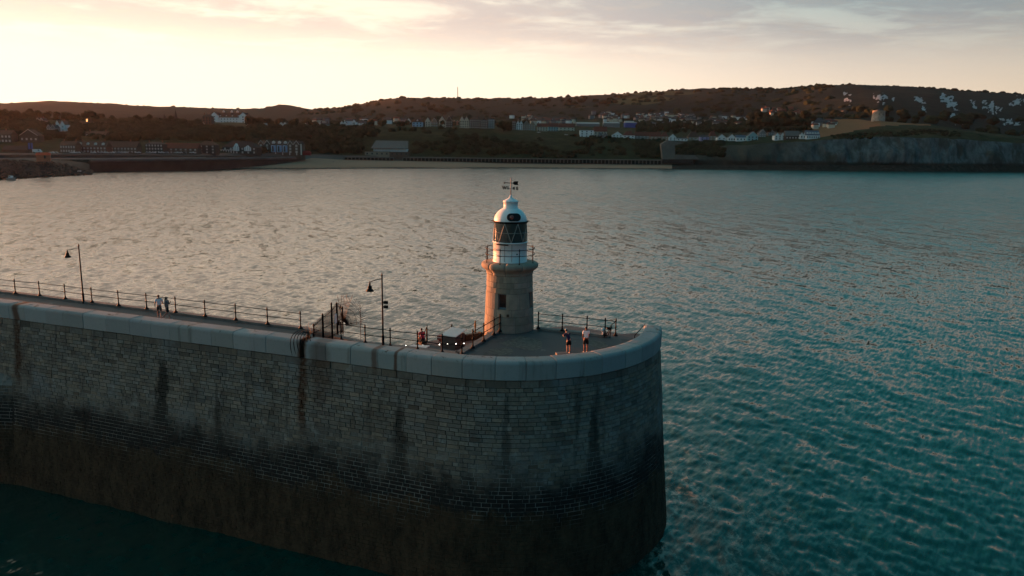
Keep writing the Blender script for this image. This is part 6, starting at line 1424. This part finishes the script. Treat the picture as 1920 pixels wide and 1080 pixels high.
# sheds and blocks farther back
FS = 'sheds behind the cliff-top town'
for a, b_, yb, ye, yr, wc, rc, lab in ((1081, 1124, 236.5, 232, 229, 'grey', 'pale', 'long pale-roofed shed behind the white three-bay flats'), (1132, 1162, 236.5, 231, 228.5, 'grey', 'pale', 'second long pale-roofed shed left of the blue shed'), (1172, 1194, 237, 230, 226.5, 'royal', 'pale', 'bright blue warehouse shed behind the town'), (1197, 1256, 235, 231, 228, 'grey', 'bluegrey', 'long blue-grey shed right of the blue warehouse'), (1262, 1300, 234, 230.5, 228, 'cream', 'pale', 'pale shed at the right end of the warehouse row')):
    house(lab, a, b_, yb, ye, yr, 1350, wc, rc, 'side', (0, 0), True, 'shed', FS, 18, 0, 'shed', 0, drop=8)
# small far houses of the upper town: too far to tell one from another
def far_town():
    r2 = random.Random(5); protos = []
    for wc, rc in (('white', 'slate'), ('cream', 'brown'), ('grey', 'slate'), ('brick', 'red'), ('cream', 'red'), ('buff', 'brown')):
        o = thing('far_house', '', 'house', (0, 0, 0)); o['look'] = '%s-walled %s-roofed' % (wc, rc); m = MB(); m.box((0, 3.5, 1.5), (9, 7, 7)); m.build('wall', cm('wall_' + wc, WALLC[wc]), o)
        m = MB(); m.add([(-4.8, -0.4, 5), (4.8, -0.4, 5), (4.8, 7.4, 5), (-4.8, 7.4, 5), (-4.8, 3.5, 8), (4.8, 3.5, 8)], [(0, 1, 5, 4), (2, 3, 4, 5), (1, 2, 5), (3, 0, 4), (3, 2, 1, 0)]); m.build('roof', cm('roof_' + rc, ROOFC[rc]), o); protos.append(o)
    used = [False] * len(protos)
    # zones: px range, level range, depth, count, phrase
    Z = [((1000, 1075), (226, 233), (1150, 1500), 40, 'one of the small far houses behind the red-roofed terraces'), ((1110, 1175), (212, 228), (1500, 1800), 40, 'one of the tiny far houses above the pale-roofed sheds'), ((1190, 1300), (213, 229), (1400, 1750), 70, 'one of the tiny far houses on the hill foot above the blue warehouse'), ((1300, 1420), (220, 236), (1250, 1550), 40, 'one of the tiny far houses between town trees below the dark hill'), ((1430, 1512), (205, 216), (1500, 1700), 36, 'one of the reddish far terrace houses high under the dark hill'), ((1520, 1568), (228, 240), (1050, 1250), 18, 'one of the tiny pale caravans or huts left of the brown field'), ((958, 1005), (218, 228), (1500, 1750), 12, 'one of the small far houses behind the gabled clifftop houses'), ((575, 760), (226, 233), (1050, 1350), 22, 'one of the small far roofs behind the left clifftop houses')]
    for (xa, xb), (ya, yb), (Ya, Yb), n, lab in Z:
        for _ in range(n):
            px = r2.uniform(xa, xb); t_ = r2.random(); Y = Ya + (Yb - Ya) * t_; py = yb + (ya - yb) * t_; p = at(px, py, Y); k = r2.choice([0, 1, 2, 4]) if 'reddish' not in lab else r2.choice([3, 3, 4, 5])
            if not used[k]: o = protos[k]; used[k] = True
            else: o = copy_tree(protos[k])
            o.location = p; o.rotation_euler.z = r2.uniform(-0.6, 0.6); s_ = r2.uniform(0.65, 1.05); o.scale = (s_, s_, s_ * 0.9); lk = o['look'] + ' ' + lab.replace('one of the ', '').replace('tiny ', '').replace('small ', '').replace('reddish ', '').replace('pale ', '', 1 if 'caravans' in lab else 0).replace('houses', 'house', 1).replace('roofs', 'roof', 1).replace('caravans or huts', 'hut')
            tag(o, lk, 'house', lk.replace('house', 'houses', 1))
    for k, o in enumerate(protos):
        if not used[k]:
            for ch in list(o.children): bpy.data.objects.remove(ch)
            bpy.data.objects.remove(o)
far_town()

# round martello towers
for px, yb, yt, wpx, Y, lab in ((1646.5, 224.5, 209, 23, 1080, 'squat pale round fort tower on the brown field'), (1582, 222, 209, 12, 1330, 'smaller dull round fort tower left of the brown field')):
    g = at(px, yb, Y); sc = Y / FPX; o = thing('round_tower', lab, 'tower', g, 0, 'round fort towers'); rr_ = wpx * sc / 2; h = (yb - yt) * sc
    m = MB(); m.lathe([(rr_ * 1.03, -4), (rr_, 0), (rr_ * 0.93, h), (rr_ * 0.95, h + 0.1), (rr_ * 0.95, h + 0.5), (rr_ * 0.85, h + 0.5)], 28); m.build('drum', mat('fort_render_%d' % wpx, (0.42, 0.34, 0.29) if wpx > 15 else (0.12, 0.11, 0.10), 0.9, 0.3, 0.25, 0.3, 0.6), o)
    m = MB(); m.lathe([(rr_ * 0.55, h + 0.4), (rr_ * 0.5, h + 1.6), (0, h + 2.6)], 16); m.build('roof', cm('roof_slate', ROOFC['slate']), o)
    for a in (R(-75), R(-110)):
        m = MB(); m.box((rr_ * 0.965 * math.cos(a), rr_ * 0.965 * math.sin(a), h * 0.6), (0.6, 0.8, 1.2), a); m.build('window', G_WIN, o)
# lattice mast on the ridge
g = at(858, 185.5, 2690); sc = 2690 / FPX; hh = 21 * sc; o = thing('radio_mast', 'thin lattice radio mast on the ridge', 'mast', g); mm = cm('mast_steel', (0.20, 0.16, 0.15))
for k in range(3):
    a = 2.1 * k; m = MB(); m.tube([(2.6 * math.cos(a), 2.6 * math.sin(a), -3), (0.6 * math.cos(a), 0.6 * math.sin(a), hh)], 0.45, 5); m.build('leg', mm, o)
for k in range(8):
    z = hh * k / 8; z2 = hh * (k + 1) / 8; r1, r2_ = 2.6 - 2.0 * k / 8, 2.6 - 2.0 * (k + 1) / 8
    for q in range(3):
        a, b_ = 2.1 * q, 2.1 * (q + 1); m = MB(); m.tube([(r1 * math.cos(a), r1 * math.sin(a), z), (r2_ * math.cos(b_), r2_ * math.sin(b_), z2)], 0.22, 4); m.build('brace', mm, o)

# concrete ramp and wall by the end of the colonnade
def ramp():
    conc = mat('ramp_concrete', (0.15, 0.135, 0.12), 0.9, 0.2, 0.1, coords='Position'); Y = 872
    o = thing('ramp_wall', 'pale concrete ramp tower and wall at the right end of the colonnade', 'ramp', at(1255, 306, Y)); b0 = at(1255, 306, Y)
    for nm, poly in (('upper_ramp', [(1243, 299), (1267, 299), (1266, 272), (1284, 268), (1252, 263), (1240, 270), (1242, 285)]), ('lower_wall', [(1240, 306), (1296, 306), (1296, 298.5), (1240, 298.5)]), ('sloping_wall', [(1267, 299), (1312, 299), (1304, 291), (1267, 290)])):
        m = MB(); pts = [at(x, y, Y) - b0 for x, y in poly]; n = len(pts); dd = {'upper_ramp': (2, 10), 'lower_wall': (-6, 4), 'sloping_wall': (0, 9)}[nm]
        m.add([p + Vector((0, dd[0], 0)) for p in pts] + [p + Vector((0, dd[1], 0)) for p in pts], [tuple(range(n)), tuple(reversed(range(n, 2 * n)))] + [(i, n + i, n + (i + 1) % n, (i + 1) % n) for i in range(n)]); m.build(nm, conc if nm != 'lower_wall' else seaw, o)
ramp()

# ------------------------------------------------------------------ parked cars on the sea front
def cars():
    r2 = random.Random(9); protos = {}
    def proto(c):
        nm, colr = c; o = thing('parked_car', '', 'car'); m = MB()
        prof = [(-2.1, 0.35), (-2.15, 0.8), (-1.6, 0.95), (-1.1, 1.4), (0.6, 1.42), (1.2, 0.98), (2.0, 0.85), (2.1, 0.4)]
        m.extr(prof, (0, 0, 0), (1, 0, 0), (0, 0, 1), (0, 1, 0), -0.85, 0.85); m.build('body', mat('car_' + nm, colr, 0.3, 0.05), o)
        m = MB(); m.extr([(-1.35, 0.98), (-1.0, 1.34), (0.5, 1.36), (0.95, 0.98)], (0, 0, 0), (1, 0, 0), (0, 0, 1), (0, 1, 0), -0.87, 0.87); m.build('window', G_WIN, o)
        for x in (-1.3, 1.3): m = MB(); m.tube([(x, -0.88, 0.32), (x, 0.88, 0.32)], 0.32, 10); m.build('wheel', M_IRON, o)
        return o
    cols = [('white', (0.6, 0.6, 0.62)), ('silver', (0.32, 0.33, 0.35)), ('dark', (0.03, 0.03, 0.035))]
    xs = [97, 104, 137, 146, 152, 175, 190, 198, 210, 224, 231, 236, 243, 259, 278, 287, 303, 312, 331, 338, 345, 360]
    lab = {'white': 'white car parked in the line along the sea-front houses', 'silver': 'silver car parked in the line along the sea-front houses', 'dark': 'dark car parked in the line along the sea-front houses'}
    for k, px in enumerate(xs):
        c = cols[[0, 1, 0, 0, 2, 0, 1, 0][k % 8]]; Y = float(np.interp(px, KPX, KY[:, 2])) - 14; py = 287.6
        o = protos.get(c[0]); o = copy_tree(o) if o else proto(c); protos.setdefault(c[0], o)
        o.location = at(px, py, Y); o.rotation_euler.z = r2.choice([0, math.pi]) + r2.uniform(-0.15, 0.15); tag(o, lab[c[0]], 'car', 'cars parked along the sea front, ' + c[0])
    for k, (px, py, lab) in enumerate(((1010, 249.5, 'white car on the grass below the red-roofed cream terrace'), (1062, 254, 'white car on the cliff top left of the white three-bay flats'), (1093, 256.5, 'white car in front of the white three-bay flats'), (678, 290.8, 'white car parked left of the grey-roofed pavilion'), (1305, 263.5, 'white car parked before the brown hipped clifftop house'))):
        o = copy_tree(protos['white']); o.location = ground(px, py) + Vector((0, 0, 0.2)) if px > 900 else at(px, py, 838); o.rotation_euler.z = r2.uniform(-0.3, 0.3); tag(o, lab, 'car', 'white cars on the cliff and beach road')
    p = at(70, 286.5, 575); o = thing('white_van', 'white van parked beside the blue banners', 'van', p); m = MB(); m.extr([(-3, 0.4), (-3, 2.6), (2.0, 2.6), (2.8, 1.5), (3.2, 1.3), (3.2, 0.4)], (0, 0, 0), (1, 0, 0), (0, 0, 1), (0, 1, 0), -1.0, 1.0); m.build('body', mat('car_white', (0.6, 0.6, 0.62)), o); m = MB(); m.box((1.7, -1.0, 1.9), (1.2, 0.06, 0.7)); m.build('window', G_WIN, o)
    for x in (-2, 2): m = MB(); m.tube([(x, -1.02, 0.4), (x, 1.02, 0.4)], 0.4, 10); m.build('wheel', M_IRON, o)
cars()
# people on the beach
for px, py, Y, lab, c_ in ((625, 305.5, 770, 'tiny figure in dark clothes on the beach left of the short colonnade', (0.02, 0.02, 0.025)), (640, 302.5, 790, 'tiny figure in pale clothes on the beach below the short colonnade', (0.4, 0.38, 0.36)), (705, 304, 790, 'tiny dark figure on the beach below the pavilion', (0.015, 0.015, 0.02)), (726, 306, 780, 'tiny figure in red on the beach below the pavilion', (0.25, 0.03, 0.03))):
    q = ground(px, py); person(lab, q, R(40), stride, c_, (0.03, 0.03, 0.04), (0.02, 0.015, 0.012), (0.35, 0.2, 0.15), 'short', 1.75, 'people on the beach')
# =================================================================== trees
ICO2 = None
def ico_pts():
    bm_ = bmesh.new(); bmesh.ops.create_icosphere(bm_, subdivisions=2, radius=1.0); v = [x.co.copy() for x in bm_.verts]; f = [tuple(q.index for q in p.verts) for p in bm_.faces]; bm_.free(); return v, f
IV, IFc = ico_pts()
def leaf_material(name, lo, hi):
    m = bpy.data.materials.new(name); m.use_nodes = True; t = NT(m.node_tree); b = m.node_tree.nodes['Principled BSDF']; pos = t.n('ShaderNodeNewGeometry').outputs['Position']
    n = t.noise(pos, 0.5, 6.0, 0.75); att = t.n('ShaderNodeAttribute', attribute_name='tint').outputs['Color']
    t.put(b.inputs['Base Color'], t.mix(1.0, t.mix(t.ramp(n, 0.35, 0.68), lo, hi), att, 'MULTIPLY')); b.inputs['Roughness'].default_value = 0.9; b.inputs['Specular IOR Level'].default_value = 0.05
    bn = t.n('ShaderNodeBump'); bn.inputs['Strength'].default_value = 1.0; bn.inputs['Distance'].default_value = 1.2; t.put(bn.inputs['Height'], n); t.put(b.inputs['Normal'], bn.outputs[0]); return m
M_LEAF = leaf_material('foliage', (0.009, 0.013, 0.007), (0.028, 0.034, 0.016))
def clump(m, c, r_, rnd, squash=0.85):
    off = rnd.random() * 100; g = rnd.uniform(0.6, 1.35)
    vs_ = []
    for v in IV:
        k = 1 + 0.32 * mnoise.noise(v * 1.6 + Vector((off, 0, 0))) + 0.22 * mnoise.noise(v * 4.0 + Vector((0, off, 0)))
        vs_.append(c + Vector((v.x * r_ * k, v.y * r_ * k, v.z * r_ * k * squash)))
    m.add(vs_, IFc, (g, g * rnd.uniform(0.92, 1.06), g * 0.95), False)
def leaves(m, c, r_, n, rnd):
    """loose leaf sprays around a clump so that its outline is broken"""
    for _ in range(n):
        d = Vector((rnd.gauss(0, 1), rnd.gauss(0, 1), rnd.gauss(0.2, 1))).normalized(); p = c + d * r_ * rnd.uniform(0.85, 1.18); s_ = rnd.uniform(0.4, 0.9); u = Vector((rnd.gauss(0, 1), rnd.gauss(0, 1), rnd.gauss(0, 1))).normalized(); v = u.cross(d).normalized(); g = rnd.uniform(0.5, 1.5)
        m.add([p - u * s_, p + v * s_ * 0.6, p + u * s_, p - v * s_ * 0.6], [(0, 1, 2, 3)], (g, g, g * 0.9))
def tree(label, base, h, wd, group, rnd):
    o = thing('tree', label, 'tree', base, 0, group); m = MB(); m.tube([(0, 0, -2), (0, 0, h * 0.3), (wd * 0.08, 0, h * 0.62)], 0.5, 7, radii=[h * 0.045, h * 0.035, h * 0.015])
    for k in range(4):
        a = rnd.random() * 6.28; m.tube([(0, 0, h * 0.3), (math.cos(a) * wd * 0.3, math.sin(a) * wd * 0.3, h * 0.6)], 0.2, 5, radii=[h * 0.02, h * 0.008])
    m.build('trunk', cm('bark', (0.035, 0.028, 0.022)), o); m = MB()
    for k in range(13):
        a = rnd.random() * 6.28; q = math.sqrt(rnd.random()) * 0.36; z = rnd.uniform(0.36, 0.86); sh = 1.0 - max(0, z - 0.6) * 1.4; c = Vector((math.cos(a) * q * wd * sh, math.sin(a) * q * wd * sh, z * h)); r_ = wd * rnd.uniform(0.14, 0.24)
        clump(m, c, r_, rnd); leaves(m, c, r_, 16, rnd)
    m.build('crown', M_LEAF, o); return o
def woods():
    rnd = random.Random(31)
    # countable crowns on the left skyline
    SK = [(8, 205, 24), (31, 205.5, 22), (52, 206.5, 24), (74, 205.5, 24), (94, 208.5, 20), (109, 208, 15), (128, 211.5, 20), (146, 214, 15), (170, 209.5, 27), (191, 213.5, 18), (213, 216, 19), (231, 221, 12), (258, 217, 18), (281, 214, 18), (302, 221, 12), (322, 216, 14), (471, 219, 20), (490, 219, 18), (506, 222, 12), (530, 223, 18), (552, 223, 16), (944, 227, 24)]
    for k, (px, yt, wp) in enumerate(SK):
        Y = 930 if px < 900 else 975; sc = Y / FPX; base = at(px, 238 if px < 900 else 247, Y); h = ((238 if px < 900 else 247) - yt) * sc
        if px == 944: lab = 'round dark tree standing between the clifftop flats'
        elif px < 240: lab = 'dark rounded tree on the left skyline, %s from the left edge' % ordw[k]
        elif px < 400: lab = 'dark skyline tree near the church spires, %s from the glinting window' % ordw[k - 12]
        else: lab = 'dark tree %s to the right of the big hotel' % ordw[k - 16]
        tree(lab, base, h, wp * sc * 1.25, 'skyline trees on the left slope', rnd)
    # the wooded slopes, one mass
    m = MB()
    def mass(xa, xb, ya, yb, n, rmin, rmax, dens=None):
        for _ in range(n):
            px = rnd.uniform(xa, xb); y0 = ya(px) if callable(ya) else ya; y1 = yb(px) if callable(yb) else yb; py = rnd.uniform(y0, y1)
            if dens and not dens(px, py): continue
            if 676 < px < 776 and py > 256 or 374 < px < 472 and py < 241 or 148 < px < 180 and py < 238: continue
            p = ground(px, py); clump(m, p + Vector((0, 0, rmin * 0.3)), rnd.uniform(rmin, rmax), rnd); 
            if rnd.random() < 0.5: leaves(m, p + Vector((0, 0, rmin * 0.3)), rmax * 0.9, 5, rnd)
    mass(-60, 470, 228, 263, 420, 3.0, 6.5)
    mass(200, 420, 232, 264, 240, 3.5, 7.0)
    mass(470, 700, 239, 286, 430, 3.0, 6.5)
    mass(700, 1000, lambda x: 241 + max(0, (x - 860) * 0.03), 290, 330, 2.2, 5.0, lambda px, py: fbm(px * 0.012, py * 0.03, 2.0) > -0.12)
    mass(1000, 1240, lambda x: 250 + (x - 1000) * 0.05, 296, 240, 1.8, 4.2, lambda px, py: fbm(px * 0.012, py * 0.03, 2.0) > 0.0)
    mass(1195, 1245, 266, 296, 90, 2.5, 5.0); mass(1268, 1355, 268, 292, 110, 2.5, 5.0)
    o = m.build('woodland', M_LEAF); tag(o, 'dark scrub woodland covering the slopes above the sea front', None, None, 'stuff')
    # town trees and hill-foot woods
    m = MB()
    for _ in range(420):
        px = rnd.uniform(1190, 1530); t_ = rnd.random(); Y = 1010 + 500 * t_; py = float(np.interp(px, [1190, 1530], [247, 243])) - 22 * t_; p = at(px, py, Y); clump(m, p, rnd.uniform(2.5, 6.0) * (0.8 + 0.4 * t_), rnd)
    for _ in range(120):
        px = rnd.uniform(1400, 1530); p = at(px, rnd.uniform(214, 238), rnd.uniform(1100, 1400)); clump(m, p, rnd.uniform(4, 7), rnd)
    for _ in range(160):
        px = rnd.uniform(500, 1000); Y = rnd.uniform(1000, 1500); p = at(px, 234 - 6 * rnd.random(), Y); clump(m, p, rnd.uniform(3, 5.5), rnd)
    for _ in range(200):
        px = rnd.uniform(1560, 1800); p = at(px, np.interp(px, [1560, 1650, 1740, 1800], [256, 249, 244, 250]) + rnd.uniform(-3, 6), 945); p2 = ground(px, float(np.interp(px, [1560, 1650, 1740, 1800], [258, 252, 247, 252])) + rnd.uniform(-4, 5)); clump(m, p2, rnd.uniform(1.2, 2.6), rnd)
    o = m.build('town_trees', M_LEAF); tag(o, 'dark tree masses among the roofs of the clifftop town', None, None, 'stuff')
    # bushes along the ridge line and woods on the downs
    m = MB()
    px = -160.0
    while px < 2050:
        py, Ys = knots(px); dense = 1.0 if (700 < px < 1000 or px > 1320) else 0.45
        if rnd.random() < dense: p = at(px, py[6] + 0.6, Ys[6]); big = rnd.uniform(3.0, 7.5) * (1.5 if rnd.random() < 0.12 else 1.0); clump(m, p, big, rnd)
        px += rnd.uniform(2.0, 6.0)
    for _ in range(900):
        px = rnd.uniform(560, 2000); py, Ys = knots(px); t_ = rnd.random()
        if px < 1330 and t_ > 0.8: continue
        Y = Ys[5] + (Ys[6] - Ys[5]) * t_; a, b_ = at(px, py[5], Ys[5]), at(px, py[6], Ys[6]); z = a.z + (b_.z - a.z) * (t_ ** 0.85 * 0.55 + 0.45 * math.sin(t_ * math.pi / 2) ** 1.6)
        pp = a.lerp(b_, t_); pp.z = z
        if px > 1560 and t_ > 0.25: continue
        clump(m, pp, rnd.uniform(5, 11), rnd, 0.7)
    o = m.build('ridge_scrub', M_LEAF); tag(o, 'dark scrub and copses along the ridge of the downs', None, None, 'stuff')
woods()

# =================================================================== evening haze over the bay and the town
hz = MB(); hz.box((100, 2600, 140), (7600, 6000, 300)); ho = hz.build('haze', M_WHITE)
hm = bpy.data.materials.new('evening_haze'); hm.use_nodes = True; hm.node_tree.nodes.clear(); ht = NT(hm.node_tree)
pv = ht.n('ShaderNodeVolumePrincipled'); pv.inputs['Color'].default_value = (0.80, 0.84, 0.92, 1); pv.inputs['Density'].default_value = 0.000013; pv.inputs['Anisotropy'].default_value = 0.5
om = ht.n('ShaderNodeOutputMaterial'); ht.put(om.inputs['Volume'], pv.outputs[0])
ho.data.materials[0] = hm; tag(ho, 'thin warm evening haze over bay and town', None, None, 'stuff')
